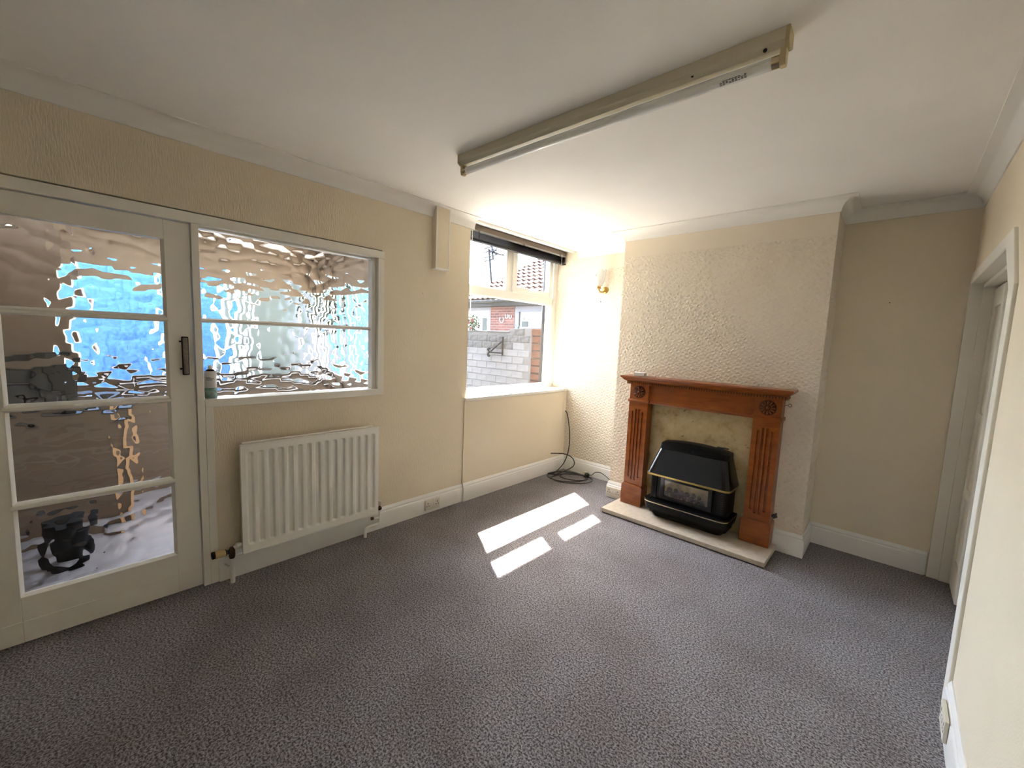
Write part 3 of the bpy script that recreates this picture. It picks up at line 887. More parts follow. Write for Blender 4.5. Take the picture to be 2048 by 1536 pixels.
MB().box(0.050, 0.070, ry0 + 0.012, ry1 - 0.025, rz1 + 0.002, rz1 + 0.010).build('back_seam', 'radiator_enamel', rad, bevel=0.002)
for y in (0.80, 1.36):
    MB().box(0.0005, 0.052, y - 0.02, y + 0.02, 0.30, 0.72).build('bracket', 'radiator_enamel', rad)
# thermostatic valve
vx = 0.072
tv = MB().tube([(vx, 0.602, 0.148), (vx, 0.602, 0.160), (vx, 0.602, 0.200), (vx, 0.602, 0.212)], [0.013, 0.016, 0.016, 0.011], 12).build('valve', 'brass_dark', rad, smooth=40)
MB().tube([(vx, 0.600, 0.188), (vx, 0.578, 0.190), (vx, 0.574, 0.190), (vx, 0.570, 0.190)], [0.012, 0.012, 0.019, 0.019], 14).build('collar', 'black_plastic', tv, smooth=40)
MB().tube([(vx, 0.571, 0.190), (vx, 0.566, 0.190), (vx, 0.524, 0.193), (vx, 0.520, 0.193)], [0.018, 0.020, 0.022, 0.020], 18).build('valve_head', 'valve_cream', tv, smooth=40)
MB().tube([(vx, 0.521, 0.193), (vx, 0.508, 0.194), (vx, 0.506, 0.194)], [0.0205, 0.0205, 0.018], 18).build('valve_cap', 'dark_gap', tv, smooth=40)
MB().tube([(vx, 0.612, 0.205), (vx, 0.626, 0.212), (vx, 0.626, 0.213), (vx, 0.645, 0.215), (vx, 0.645, 0.215), (vx, 0.668, 0.215)], [0.010, 0.010, 0.015, 0.015, 0.010, 0.010], 8).build('union_nut', 'pipe_paint', tv, smooth=30)
MB().tube([(vx, 0.602, 0.150), (vx, 0.602, 0.082)], 0.0078, 12).build('pipe', 'pipe_paint', rad, smooth=40)
MB().tube([(vx, 0.602, 0.088), (vx, 0.602, 0.084), (vx, 0.602, 0.060), (vx, 0.602, 0.058), (vx, 0.602, 0.034), (vx, 0.602, 0.0)], [0.010, 0.0125, 0.0125, 0.0112, 0.0125, 0.012], 14).build('pipe_sleeve', 'pipe_paint', rad, smooth=40)
MB().tube([(0.022, 0.578, 0.098), (vx - 0.004, 0.590, 0.098)], 0.004, 8).build('pipe_clip', 'pipe_paint', rad, smooth=40)
# lockshield side
ly = 1.528
lv = MB().tube([(vx, ly, 0.128), (vx, ly, 0.176)], 0.009, 12).build('valve', 'pipe_paint', rad, smooth=40)
MB().tube([(vx, ly, 0.174), (vx, ly, 0.180), (vx, ly, 0.194), (vx, ly, 0.198)], [0.010, 0.016, 0.016, 0.009], 8).build('collar', 'brass_dark', lv, smooth=30)
MB().tube([(vx, ly, 0.198), (vx, ly, 0.212)], 0.007, 10).build('spindle', 'black_plastic', lv, smooth=40)
MB().tube([(vx, ly, 0.208), (vx, ly, 0.212), (vx, ly, 0.242), (vx, ly, 0.246)], [0.009, 0.0125, 0.014, 0.010], 12).build('valve_cap', 'socket_plastic', lv, smooth=40)
MB().tube([(vx, 1.486, 0.186), (vx, ly, 0.186)], 0.008, 10).build('union_nut', 'brass_dark', lv, smooth=40)
MB().tube(bez([(vx, ly, 0.130), (vx, ly, 0.092), (vx, ly - 0.006, 0.075), (vx, ly - 0.022, 0.068), (vx, 1.445, 0.068), (vx, 1.424, 0.062), (vx, 1.416, 0.046), (vx, 1.416, 0.0)], 5), 0.0105, 14).build('pipe', 'pipe_paint', rad, smooth=50)
MB().tube([(vx, ly, 0.132), (vx, ly, 0.126)], 0.0135, 14).build('pipe_sleeve', 'pipe_paint', rad, smooth=50)
MB().tube([(vx, 1.475, 0.124), (vx, ly, 0.118)], 0.009, 10).build('drain_spur', 'pipe_paint', rad, smooth=50)
MB().tube([(vx, 1.462, 0.126), (vx, 1.478, 0.124)], 0.011, 10).build('drain_cap', 'brass_dark', rad, smooth=50)

# ------------------------------------------------------------------ sockets
def socket(label, base, rotz):
    """double socket outlet facing local -y, centred on base"""
    t = thing('wall_socket', base, label, 'socket', 'double electrical sockets on the skirting')
    b = BASE[t.name]
    t.rotation_euler = (0, 0, rotz)
    def add(mb, name, m, par=t, bevel=0.0):
        mb.v = [(x + b.x, y + b.y, z + b.z) for x, y, z in mb.v]
        return mb.build(name, m, par, bevel=bevel)
    add(MB().box(-0.073, 0.073, -0.012, 0.0, -0.043, 0.043), 'face_plate', 'socket_plastic', bevel=0.003)
    for s in (-1, 1):
        cx_ = s * 0.046
        for (dx, dz, ww, hh) in ((0, 0.014, 0.003, 0.006), (-0.011, -0.008, 0.005, 0.0025), (0.011, -0.008, 0.005, 0.0025)):
            add(MB().box(cx_ + dx - ww, cx_ + dx + ww, -0.0125, -0.0115, dz - hh, dz + hh), 'pin_hole', 'socket_hole')
        add(MB().box(s * 0.012 - 0.006, s * 0.012 + 0.006, -0.0155, -0.0115, -0.004, 0.018), 'switch', 'white_plastic', bevel=0.001)
    return t
s1 = socket('double white socket on the skirting between the radiator and the outside window', (0.0205, 2.036, 0.070), R(90))
s2 = socket('double socket on the corner skirting beside the left end of the hearth', (0.905, BR - 0.022, 0.064), 0)
MB().box(0.835, 0.980, BR - 0.022, BR - 0.018, 0.0215, 0.1065).build('pattress', 'socket_plastic', s2)
s3 = socket('socket in the bottom right foreground on the right wall skirting', (W - 0.0205, 2.20, 0.092), R(-90))
# ------------------------------------------------------------------ boxing on the left wall
tk = thing('pipe_boxing', (0.0, 2.065, 1.985), 'cream boxed-in duct standing on the wall just left of the outside window', 'duct cover')
MB().box(0.0005, 0.055, 2.000, 2.128, 1.992, 2.452).build('box_side', 'paper_fine', tk, bevel=0.002)
MB().box(0.0005, 0.058, 1.997, 2.131, 1.985, 1.993).build('end_cap', 'cove_paint', tk, bevel=0.001)
MB().box(0.052, 0.0575, 1.998, 2.006, 1.993, 2.45).build('edge_bead', 'cove_paint', tk)
MB().box(0.052, 0.0575, 2.122, 2.130, 1.993, 2.45).build('edge_bead', 'cove_paint', tk)

# screw left in the wall
sc_ = MB().tube([(0.0, 1.92, 1.79), (0.012, 1.92, 1.788)], 0.0035, 8).build('wall_plug', 'socket_plastic', None, base=(0, 1.92, 1.79), smooth=40)
tag(sc_, 'old screw plug in the wall between the radiator window and the outside window', 'screw')
sc2 = MB().tube([(2.67, DR, 1.815), (2.67, DR - 0.010, 1.815)], 0.003, 8).build('wall_plug', 'iron_dark', None, base=(2.67, DR, 1.815), smooth=40)
tag(sc2, 'tiny dark screw in the shaded alcove wall right of the chimney breast', 'screw')

# ------------------------------------------------------------------ ceiling batten light
lt = thing('ceiling_light', (1.63, 1.59, H), 'long fluorescent batten light with one bare tube on the ceiling', 'ceiling light')
lb = BASE[lt.name]
LLEN = 0.765
def LP(mb):
    mb.v = [(x + lb.x, y + lb.y, z + lb.z) for x, y, z in mb.v]
    return mb
lt.rotation_euler = (0, 0, R(1.35))
pro = [(-0.030, 0.0), (-0.030, -0.036), (-0.026, -0.039), (-0.022, -0.042), (-0.012, -0.052), (0.012, -0.052), (0.022, -0.042), (0.026, -0.039), (0.030, -0.036), (0.030, 0.0)]
LP(MB().prism(pro, 'x', -LLEN, LLEN)).build('spine', 'light_body', lt, smooth=25)
for s_ in (-1, 1):
    ex = s_ * LLEN
    LP(MB().prism([(-0.033, 0), (-0.033, -0.044), (-0.014, -0.056), (0.014, -0.056), (0.033, -0.044), (0.033, 0)], 'x', ex, ex + s_ * 0.012)).build('end_cap', 'yellowed_plastic', lt, bevel=0.002)
    LP(MB().prism([(-0.015, -0.045), (-0.017, -0.085), (-0.011, -0.104), (0.011, -0.104), (0.017, -0.085), (0.015, -0.045)], 'x', ex - s_ * 0.014, ex + s_ * 0.004)).build('lamp_holder', 'yellowed_plastic', lt, bevel=0.002)
tu = LP(MB().tube([(-LLEN + 0.014, 0, -0.083), (-LLEN + 0.02, 0, -0.083), (LLEN - 0.02, 0, -0.083), (LLEN - 0.014, 0, -0.083)], [0.015, 0.0185, 0.0185, 0.015], 24)).build('tube', 'light_tube', lt, smooth=40)
for s_ in (-1, 1):
    LP(MB().tube([(s_ * (LLEN - 0.014), 0, -0.083), (s_ * (LLEN - 0.036), 0, -0.083)], 0.0189, 24)).build('tube_cap', 'chrome_trim', tu, smooth=40)
LP(MB().tube([(LLEN - 0.28, -0.030, -0.046), (LLEN - 0.28, -0.028, -0.050)], 0.004, 8)).build('starter', 'black_plastic', lt)
LP(MB().tube([(LLEN - 0.055, -0.0225, -0.0465), (LLEN - 0.055, -0.025, -0.049)], 0.006, 10)).build('screw', 'black_plastic', lt)
# faint maker's print on the tube
ar = []
for i in range(4):
    a0 = R(-150 + i * 12)
    ar.append(a0)
for i, a0 in enumerate(ar):
    mbp = MB()
    for j in range(9):
        x0 = LLEN - 0.190 + j * 0.0095
        if (i * 5 + j * 3) % 7 == 0: continue
        y_, z_ = 0.0188 * math.cos(a0), -0.083 + 0.0188 * math.sin(a0)
        y2, z2 = 0.0188 * math.cos(a0 + R(7)), -0.083 + 0.0188 * math.sin(a0 + R(7))
        mbp.add([(x0, y_, z_), (x0 + 0.007, y_, z_), (x0 + 0.007, y2, z2), (x0, y2, z2)], [(0, 1, 2, 3)])
    LP(mbp).build('printed_line', 'print_dark', tu)

# ------------------------------------------------------------------ wall lamp in the left alcove
sl = thing('wall_lamp', (0.43, D, 2.02), 'brass wall lamp with a frilled glass shade in the alcove beside the window', 'wall lamp')
MB().lathe([(0.034, 0), (0.034, 0.008), (0.028, 0.014), (0.014, 0.018)], (0.435, D - 0.0005, 2.015), 'y', 20, -1).build('back_plate', 'brass', sl, smooth=40)
MB().tube(bez([(0.435, D - 0.012, 2.010), (0.430, D - 0.040, 1.992), (0.418, D - 0.070, 1.990), (0.410, D - 0.085, 2.002), (0.408, D - 0.088, 2.022)], 5), 0.0085, 10).build('arm', 'brass', sl, smooth=50)
MB().lathe([(0.008, 0), (0.020, 0.004), (0.022, 0.012), (0.017, 0.018), (0.020, 0.030), (0.030, 0.036), (0.030, 0.040)], (0.408, D - 0.088, 2.018), 'z', 18).build('gallery', 'brass', sl, smooth=40)
sh = MB(); rings = []
for i in range(11):
    t = i / 10
    z = 2.050 + t * 0.155
    r0 = 0.030 + 0.030 * math.sin(min(1, t * 1.5) * math.pi * 0.5) + 0.008 * max(0, t - 0.7) / 0.3
    fr_ = 0.09 * max(0, t - 0.7) / 0.3
    rings.append([(0.408 + r0 * (1 + fr_ * math.cos(8 * a)) * math.cos(a), D - 0.088 + r0 * (1 + fr_ * math.cos(8 * a)) * math.sin(a),
                   z + 0.010 * fr_ / 0.09 * math.cos(8 * a)) for a in np.linspace(0, 2 * math.pi, 33)[:-1]])
inner = [[(0.408 + (x - 0.408) * 0.92, D - 0.088 + (y - D + 0.088) * 0.92, z) for x, y, z in r] for r in rings[::-1]]
sh.loft(rings + inner, cap=False)
sh.build('shade', 'lamp_glass', sl, smooth=60)
MB().lathe([(0.010, 0), (0.012, 0.03), (0.016, 0.055), (0.013, 0.085), (0.002, 0.100)], (0.408, D - 0.088, 2.056), 'z', 12).build('bulb', 'light_white', sl, smooth=60)
fl = MB().lathe([(0.001, 0), (0.010, 0.0), (0.008, 0.002), (0.001, 0.003)], (0.400, D - 0.150, 2.150), 'y', 10, -1).build('painted_flower', 'lamp_glass_red', sl, smooth=40)
MB().tube([(0.418, D - 0.060, 1.985), (0.420, D - 0.058, 1.895)], 0.0009, 5).build('pull_cord', 'cord_white', sl)
MB().lathe([(0.001, 0), (0.004, 0.003), (0.004, 0.011), (0.001, 0.014)], (0.420, D - 0.058, 1.884), 'z', 8).build('cord_pull', 'pipe_grey', sl, smooth=40)

# ------------------------------------------------------------------ aerial cable in the corner
cb = thing('cable', (0.29, 3.64, 0.0), 'loose black cable with a dark round plug coiled on the carpet in the window corner', 'cable')
pts = [(0.020, 3.882, 0.675), (0.050, 3.878, 0.650), (0.085, 3.872, 0.540), (0.110, 3.866, 0.420), (0.122, 3.850, 0.300), (0.125, 3.820, 0.200), (0.118, 3.770, 0.110), (0.105, 3.700, 0.050), (0.100, 3.620, 0.020)]
def coil(cx_, cy_, rx, ry, a0, turns, z, n=18, ph=0.5):
    out = []
    k = int(n * turns)
    for i in range(k + 1):
        a = a0 + 2 * math.pi * turns * i / k
        ex, ey = rx * math.cos(a), ry * math.sin(a)
        out.append((cx_ + ex * math.cos(ph) - ey * math.sin(ph), cy_ + ex * math.sin(ph) + ey * math.cos(ph), z + 0.004 * (i / k)))
    return out
p1 = coil(0.245, 3.650, 0.205, 0.165, R(165), 1.0, 0.006, ph=0.6)
p2 = coil(0.315, 3.690, 0.150, 0.105, R(165), 1.0, 0.012, ph=0.5)
p3 = coil(0.345, 3.610, 0.215, 0.150, R(165), 0.95, 0.018, ph=0.7)
p4 = [(0.20, 3.76, 0.06), (0.255, 3.77, 0.12), (0.24, 3.76, 0.19), (0.16, 3.73, 0.225), (0.07, 3.69, 0.222), (0.015, 3.655, 0.215)]
MB().tube(bez(pts + p1 + p2 + p3 + p4, 4), 0.0052, 7).build('flex', 'black_plastic', cb, smooth=60)
cb2 = cb
MB().lathe([(0.004, 0), (0.020, 0.004), (0.024, 0.012), (0.024, 0.036), (0.016, 0.046)], (0.375, 3.815, 0.030), 'x', 14).build('plug_body', 'plug_green', cb2, smooth=40)
MB().box(0.345, 0.377, 3.828, 3.860, 0.028, 0.052).build('plug_cap', 'socket_plastic', cb2, bevel=0.003)
MB().tube(bez([(0.415, 3.815, 0.034), (0.46, 3.812, 0.045), (0.50, 3.815, 0.085), (0.56, 3.825, 0.092), (0.64, 3.83, 0.060), (0.72, 3.82, 0.010), (0.82, 3.80, 0.004)], 6), 0.004, 7).build('flex', 'black_plastic', cb2, smooth=60)

# ------------------------------------------------------------------ aerosol can on the sill of the borrowed light
cn = thing('spray_can', (-0.022, 0.548, 1.064), 'tall white aerosol can with green print standing on the borrowed light sill', 'can')
MB().lathe([(0.026, 0.0), (0.0285, 0.003), (0.0285, 0.075), (0.0285, 0.146), (0.026, 0.154)], (-0.022, 0.548, 1.064), 'z', 24).build('body', 'can_white', cn, smooth=40)
MB().lathe([(0.0288, 0.006), (0.0288, 0.062)], (-0.022, 0.548, 1.064), 'z', 24).build('green_print', 'can_print', cn, smooth=40)
for k, (z0, ww) in enumerate(((0.118, 0.5), (0.112, 0.9), (0.105, 0.7))):
    mbp = MB()
    for j in range(10):
        a0 = -0.75 + j * 0.15 * ww - 0.2; a1 = a0 + 0.15 * ww
        mbp.add([(-0.022 + 0.0289 * math.cos(a0), 0.548 + 0.0289 * math.sin(a0), 1.064 + z0), (-0.022 + 0.0289 * math.cos(a1), 0.548 + 0.0289 * math.sin(a1), 1.064 + z0),
                 (-0.022 + 0.0289 * math.cos(a1), 0.548 + 0.0289 * math.sin(a1), 1.064 + z0 + 0.0025), (-0.022 + 0.0289 * math.cos(a0), 0.548 + 0.0289 * math.sin(a0), 1.064 + z0 + 0.0025)], [(0, 1, 2, 3)])
    mbp.build('printed_line', 'print_dark', cn)
MB().lathe([(0.024, 0.154), (0.016, 0.162), (0.012, 0.164)], (-0.022, 0.548, 1.064), 'z', 20).build('shoulder', 'pipe_grey', cn, smooth=40)
MB().lathe([(0.011, 0.163), (0.010, 0.178), (0.007, 0.186)], (-0.022, 0.548, 1.064), 'z', 14).build('nozzle', 'socket_plastic', cn, smooth=40)

# ------------------------------------------------------------------ the lean-to behind the rippled glass
PX = -2.55; PY0, PY1 = -1.3, 2.2
MB().box(PX - 0.1, -0.05, PY0 - 0.1, PY1 + 0.1, -0.14, -0.02).build('floor_porch', 'porch_floor', kind='structure')
SKX0, SKX1, SKY0, SKY1 = -2.30, -1.05, -0.60, 1.95          # roof opening added to brighten the lean-to
pc = MB()
pc.box(PX - 0.15, SKX0, PY0 - 0.1, PY1 + 0.15, 2.38, 2.46).box(SKX1, -0.10, PY0 - 0.1, PY1 + 0.15, 2.38, 2.46)
pc.box(SKX0, SKX1, PY0 - 0.1, SKY0, 2.38, 2.46).box(SKX0, SKX1, SKY1, PY1 + 0.15, 2.38, 2.46)
pc.build('ceiling_porch', 'porch_ceiling', kind='structure')
w5 = thing('added_roof_opening', (-1.4, 1.1, 2.46), kind='structure')  # made-up opening, added for more daylight through the rippled glass
MB().box(SKX0 - 0.03, SKX1 + 0.03, SKY0 - 0.03, SKY1 + 0.03, 2.462, 2.466).build('pane', 'added_roof_sheet', w5)
for y in (SKY0 - 0.04, 1.08, SKY1):
    MB().box(SKX0 - 0.04, SKX1 + 0.04, y, y + 0.04, 2.466, 2.49).build('glazing_bar', 'white_gloss', w5)
pw = MB()
pw.box(PX - 0.1, PX, PY0, 0.02, -0.02, 2.40).box(PX - 0.1, PX, 0.02, PY1, -0.02, 0.98).box(PX - 0.1, PX, 0.02, PY1, 1.92, 2.40)
pw.build('wall_porch_far', 'porch_wall', kind='structure')
pw = MB()
pw.box(PX, OUT, PY1, PY1 + 0.1, -0.02, 0.95).box(PX, OUT, PY1, PY1 + 0.1, 1.92, 2.40)
pw.build('wall_porch_side', 'porch_wall', kind='structure')
MB().box(PX - 0.1, OUT, PY1 + 0.02, PY1 + 0.12, 2.46, 3.15).build('wall_sky_blocker', 'porch_wall', kind='structure')  # added unseen wall, blocks low sky from the left alcove
MB().box(PX, -0.10, PY0 - 0.1, PY0, -0.02, 2.40).build('wall_porch_end', 'porch_wall', kind='structure')
w3 = thing('window_3', (PX, 1.1, 0.98), kind='structure')
for y in (0.02, 0.70, 1.40, 2.10):
    MB().box(PX - 0.07, PX - 0.02, y, y + 0.06, 0.98, 1.92).build('mullion', 'white_gloss', w3)
MB().box(PX - 0.09, PX + 0.14, 0.02, PY1, 0.955, 0.98).build('window_sill', 'dark_worktop', w3)
w4 = thing('window_4', (-1.4, PY1, 0.95), kind='structure')
for x in (-0.42, -1.15, -1.85, PX + 0.02):
    MB().box(x, x + 0.05, PY1 + 0.02, PY1 + 0.07, 0.95, 1.92).build('mullion', 'white_gloss', w4)
bk = thing('tall_cupboard', (-2.1, -0.5, -0.02), 'tall brown cupboard seen dimly through the upper left of the door glass', 'cupboard')
MB().box(-2.45, -1.78, -1.25, 0.03, -0.02, 2.2).build('carcass', 'cupboard_brown', bk)
for (a_, b_) in ((-1.24, -0.62), (-0.60, 0.02)):
    MB().box(-1.78, -1.76, a_, b_, 0.05, 2.15).build('cupboard_door', 'cupboard_brown', bk)
bs = thing('base_cabinet', (-1.6, -0.4, -0.02), 'low brown cabinet with a lit edge painted pale seen through the lower door panes', 'cabinet')
MB().box(-1.755, -1.42, -1.2, 0.28, -0.02, 0.84).build('carcass', 'cupboard_brown', bs)
for (a_, b_) in ((-1.19, -0.47), (-0.45, 0.265)):
    MB().box(-1.42, -1.40, a_, b_, 0.04, 0.83).build('cabinet_door', 'cupboard_brown', bs)
MB().box(-1.43, -1.385, 0.268, 0.315, -0.01, 0.84).build('lit_edge', 'cupboard_edge_lit', bs)  # lit cabinet edge, its light painted as a pale strip
MB().box(-1.755, -1.38, -1.2, 0.32, 0.84, 0.875).build('worktop', 'dark_worktop', bs)
mw = thing('microwave', (-1.58, -0.2, 0.875), 'black microwave with a steel trim on the low cabinet behind the door glass', 'microwave')
MB().box(-1.74, -1.45, -0.45, 0.06, 0.877, 1.17).build('case', 'bin_black', mw, bevel=0.01)
MB().box(-1.45, -1.435, -0.44, -0.10, 0.90, 1.15).build('oven_door', 'black_enamel', mw, bevel=0.003)
MB().box(-1.45, -1.437, -0.08, 0.05, 0.90, 1.15).build('control_panel', 'black_plastic', mw, bevel=0.003)
bn = MB().lathe([(0.09, 0.0), (0.095, 0.01), (0.115, 0.27), (0.12, 0.28), (0.12, 0.29), (0.10, 0.29), (0.02, 0.292)], (-0.86, -0.04, -0.02), 'z', 20).build('bin', 'bin_black', None, base=(-0.86, -0.04, -0.02), smooth=40)
tag(bn, 'black bin on the floor behind the bottom pane of the glazed door', 'bin')
wt = thing('worktop_unit', (-2.25, 1.1, -0.02), 'dark low worktop unit behind the rippled window', 'worktop')
MB().box(PX + 0.01, -2.05, 0.32, 2.1, -0.02, 0.86).build('carcass', 'cupboard_brown', wt)
MB().box(PX + 0.01, -2.02, 0.31, 2.12, 0.86, 0.90).build('top', 'dark_worktop', wt)
gd = thing('grey_door', (-2.9, 1.75, 0.0), 'grey green door panel seen through the middle of the rippled window', 'door')
MB().box(-2.95, -2.90, 1.40, 2.02, -0.1, 2.0).build('door_panel', 'door_greygreen', gd)
bf = thing('blue_fence', (-3.4, 0.7, -0.1), 'bright blue painted boarding outside, blurred by the rippled glass', 'fence')
for k in range(14):
    MB().box(-3.44, -3.42 + (k % 2) * 0.010, -0.45 + k * 0.13, -0.3205 + k * 0.13, -0.1, 2.3).build('board', 'blue_paint', bf)
MB().box(-3.47, -3.445, -0.45, 1.37, 0.3, 0.4).box(-3.47, -3.445, -0.45, 1.37, 1.7, 1.8).build('rail', 'blue_paint', bf)
b2 = thing('blue_gate', (-2.7, 2.75, -0.12), 'blue boarded gate beyond the right end of the rippled window', 'gate')
for k in range(7):
    MB().box(-3.13 + k * 0.125, -3.0055 + k * 0.125, 2.74 - (k % 2) * 0.008, 2.77, -0.12, 2.15).build('board', 'blue_paint', b2)
MB().box(-3.13, -2.26, 2.77, 2.80, 0.3, 0.4).build('rail', 'blue_paint', b2)
MB().box(-3.13, -2.26, 2.77, 2.80, 1.7, 1.8).build('rail', 'blue_paint', b2)
ow = MB().box(-4.3, -4.15, 1.7, 4.6, -0.12, 2.6).build('garden_wall', 'render_white', None, base=(-4.2, 3.1, -0.12))
tag(ow, 'white rendered garden wall glimpsed bright through the rippled window', 'wall')

def bush(name, label, c, r, n, mats, cat='plant', seed=1, flowers=0, base=None):
    random.seed(seed)
    zb = base if base is not None else c[2] - r[2]
    t = thing(name, (c[0], c[1], zb), label, cat)
    MB().tube([(c[0], c[1], zb), (c[0] + 0.01, c[1], c[2])], [0.016, 0.006], 6).build('stem', 'iron_dark', t)
    mb = MB()
    for _ in range(n):
        while True:
            p = Vector((random.uniform(-1, 1), random.uniform(-1, 1), random.uniform(-1, 1)))
            if p.length < 1: break
        q = Vector((c[0] + p.x * r[0], c[1] + p.y * r[1], c[2] + p.z * r[2]))
        a = Vector((random.uniform(-1, 1), random.uniform(-1, 1), random.uniform(-.6, 1))).normalized()
        b = a.orthogonal().normalized(); cc = a.cross(b)
        s = random.uniform(0.6, 1.2) * min(r) * 0.28
        mb.add([q - a * s, q + b * s * 0.45 + cc * s * 0.1, q + a * s, q - b * s * 0.45 + cc * s * 0.1], [(0, 1, 2, 3)])
    mb.build('foliage', mats, t, kind='stuff')
    for k in range(flowers):
        p = Vector((random.uniform(-.8, .8) * r[0], -r[1] * random.uniform(.5, 1), random.uniform(-.7, .6) * r[2]))
        MB().lathe([(0.001, 0), (0.022, 0.006), (0.026, 0.012), (0.010, 0.016)], (c[0] + p.x, c[1] + p.y, c[2] + p.z), 'y', 7, -1).build('flower', 'flower_red', t)
    return t
bush('shrub', 'green shrub outside, seen through the upper right of the rippled window', (-3.35, 2.55, 1.78), (0.26, 0.22, 0.30), 300, 'leaf_green', seed=4, base=-0.12)

# ------------------------------------------------------------------ the yard and the neighbour's house
MB().box(-16, OUT, 2.3, 22, -0.3, -0.12).build('floor_yard', 'yard_concrete', kind='structure')
MB().box(-16, OUT, -6, 2.3, -0.3, -0.12).build('floor_yard_side', 'yard_concrete', kind='structure')

yw = thing('yard_wall', (-2.6, 5.0, -0.12), 'whitewashed rough brick yard wall below the neighbouring roof', 'wall')
YF = 5.0
MB().box(-3.9, -1.48, YF + 0.012, YF + 0.22, -0.12, 1.578).box(-1.96, -1.48, YF + 0.012, YF + 0.22, 1.578, 1.648).build('mortar', 'wall_mortar', yw)
random.seed(21)
brick_me = {}
for nm, m in (('w', 'wall_whitewash'), ('l', 'wall_lichen')):
    q = MB().box(-0.119, 0.119, -0.007, 0.05, -0.0555, 0.0555).build('brick', m, yw, bevel=0.007)
    q.data.transform(Matrix.Translation(BASE[yw.name]))
    brick_me[nm] = q
first = {'w': True, 'l': True}
def brick(x, z, key, sx=1.0):
    loc = Vector((x, YF + 0.012 + random.uniform(-.004, .004), z)) - BASE[yw.name]
    rot = (R(random.uniform(-1.5, 1.5)), R(random.uniform(-.8, .8)), R(random.uniform(-1.5, 1.5)))
    if first[key]:
        o = brick_me[key]; first[key] = False
        o.location = loc; o.rotation_euler = rot
    else:
        o = inst(brick_me[key].data, 'brick', yw, loc, rot)
        bv = o.modifiers.new('bevel', 'BEVEL'); bv.width = 0.007; bv.segments = 1
    o.scale = (sx, 1, random.uniform(.93, 1.02))
rowh = 0.1155
r_ = 0
z = 1.648 - rowh / 2
while z > 0.55:
    x = -3.7 + (0.12 if r_ % 2 else 0)
    top = r_ < 2
    while x < -1.60:
        if not (r_ == 0 and x < -1.94):
            brick(x, z, 'l' if top and x > -2.05 or r_ in (1,) or (r_ == 2 and x < -1.9) else 'w')
        x += 0.242
    z -= rowh; r_ += 1
MB().box(-3.9, -1.96, YF - 0.006, YF + 0.22, 1.578, 1.600).build('coping', 'wall_lichen', yw, bevel=0.008)

pr = thing('brick_pier', (-1.37, 5.0, -0.12), 'bare orange brick pier ending the whitewashed yard wall', 'pier')
MB().box(-1.475, -1.255, YF + 0.012, YF + 0.21, -0.12, 1.648).build('mortar', 'dark_gap', pr)
z = 1.648 - rowh / 2; k = 0; q0 = None
while z > 0.55:
    if q0 is None:
        q0 = MB().box(-0.11, 0.11, -0.018, 0.06, -0.049, 0.049).build('brick', 'pier_brick', pr, bevel=0.005)
        q0.data.transform(Matrix.Translation(BASE[pr.name]))
        o = q0
    else:
        o = inst(q0.data, 'brick', pr, (0, 0, 0)); bv = o.modifiers.new('bevel', 'BEVEL'); bv.width = 0.005; bv.segments = 1
    o.location = Vector((-1.365 + random.uniform(-.006, .006), YF + 0.012 + random.uniform(-.006, .004), z)) - BASE[pr.name]
    z -= rowh; k += 1

hb = thing('wall_bracket', (-2.08, 4.97, 1.2), 'black iron hanging basket bracket fixed to the whitewashed yard wall', 'bracket')
MB().tube([(-2.078, 4.968, 1.19), (-2.078, 4.968, 1.50)], 0.016, 6).build('upright', 'iron_dark', hb, smooth=40)
MB().tube([(-2.078, 4.968, 1.235), (-2.37, 4.955, 1.235)], 0.013, 6).build('arm', 'iron_dark', hb, smooth=40)
MB().tube([(-2.08, 4.968, 1.44), (-2.35, 4.955, 1.245)], 0.013, 6).build('brace', 'iron_dark', hb, smooth=40)
MB().tube(bez([(-2.36, 4.955, 1.29), (-2.40, 4.955, 1.30), (-2.41, 4.955, 1.27), (-2.38, 4.955, 1.24), (-2.41, 4.955, 1.20), (-2.40, 4.955, 1.17), (-2.36, 4.955, 1.18)], 5), 0.015, 6).build('scroll', 'iron_dark', hb, smooth=40)
bush('flowering_plant', 'flowering plant with pink blooms on top of the yard wall at the window edge', (-2.96, 5.08, 1.73), (0.16, 0.10, 0.14), 160, 'leaf_green', seed=9, flowers=5)
bush('wall_weed', 'thin weeds growing on the top of the yard wall step', (-1.85, 5.08, 1.675), (0.12, 0.05, 0.035), 40, 'leaf_green', seed=12)

dp = thing('drainpipe', (-0.9, 4.60, -0.12), 'dark grey drainpipe standing just outside the right edge of the window', 'drainpipe')
MB().tube([(-0.9, 4.60, -0.12), (-0.9, 4.60, 3.2)], 0.060, 16).build('pipe', 'pipe_grey', dp, smooth=40)
for z in (0.75, 2.05):
    MB().tube([(-0.9, 4.60, z - 0.03), (-0.9, 4.60, z + 0.03)], 0.070, 16).build('collar', 'pipe_grey', dp, smooth=40)

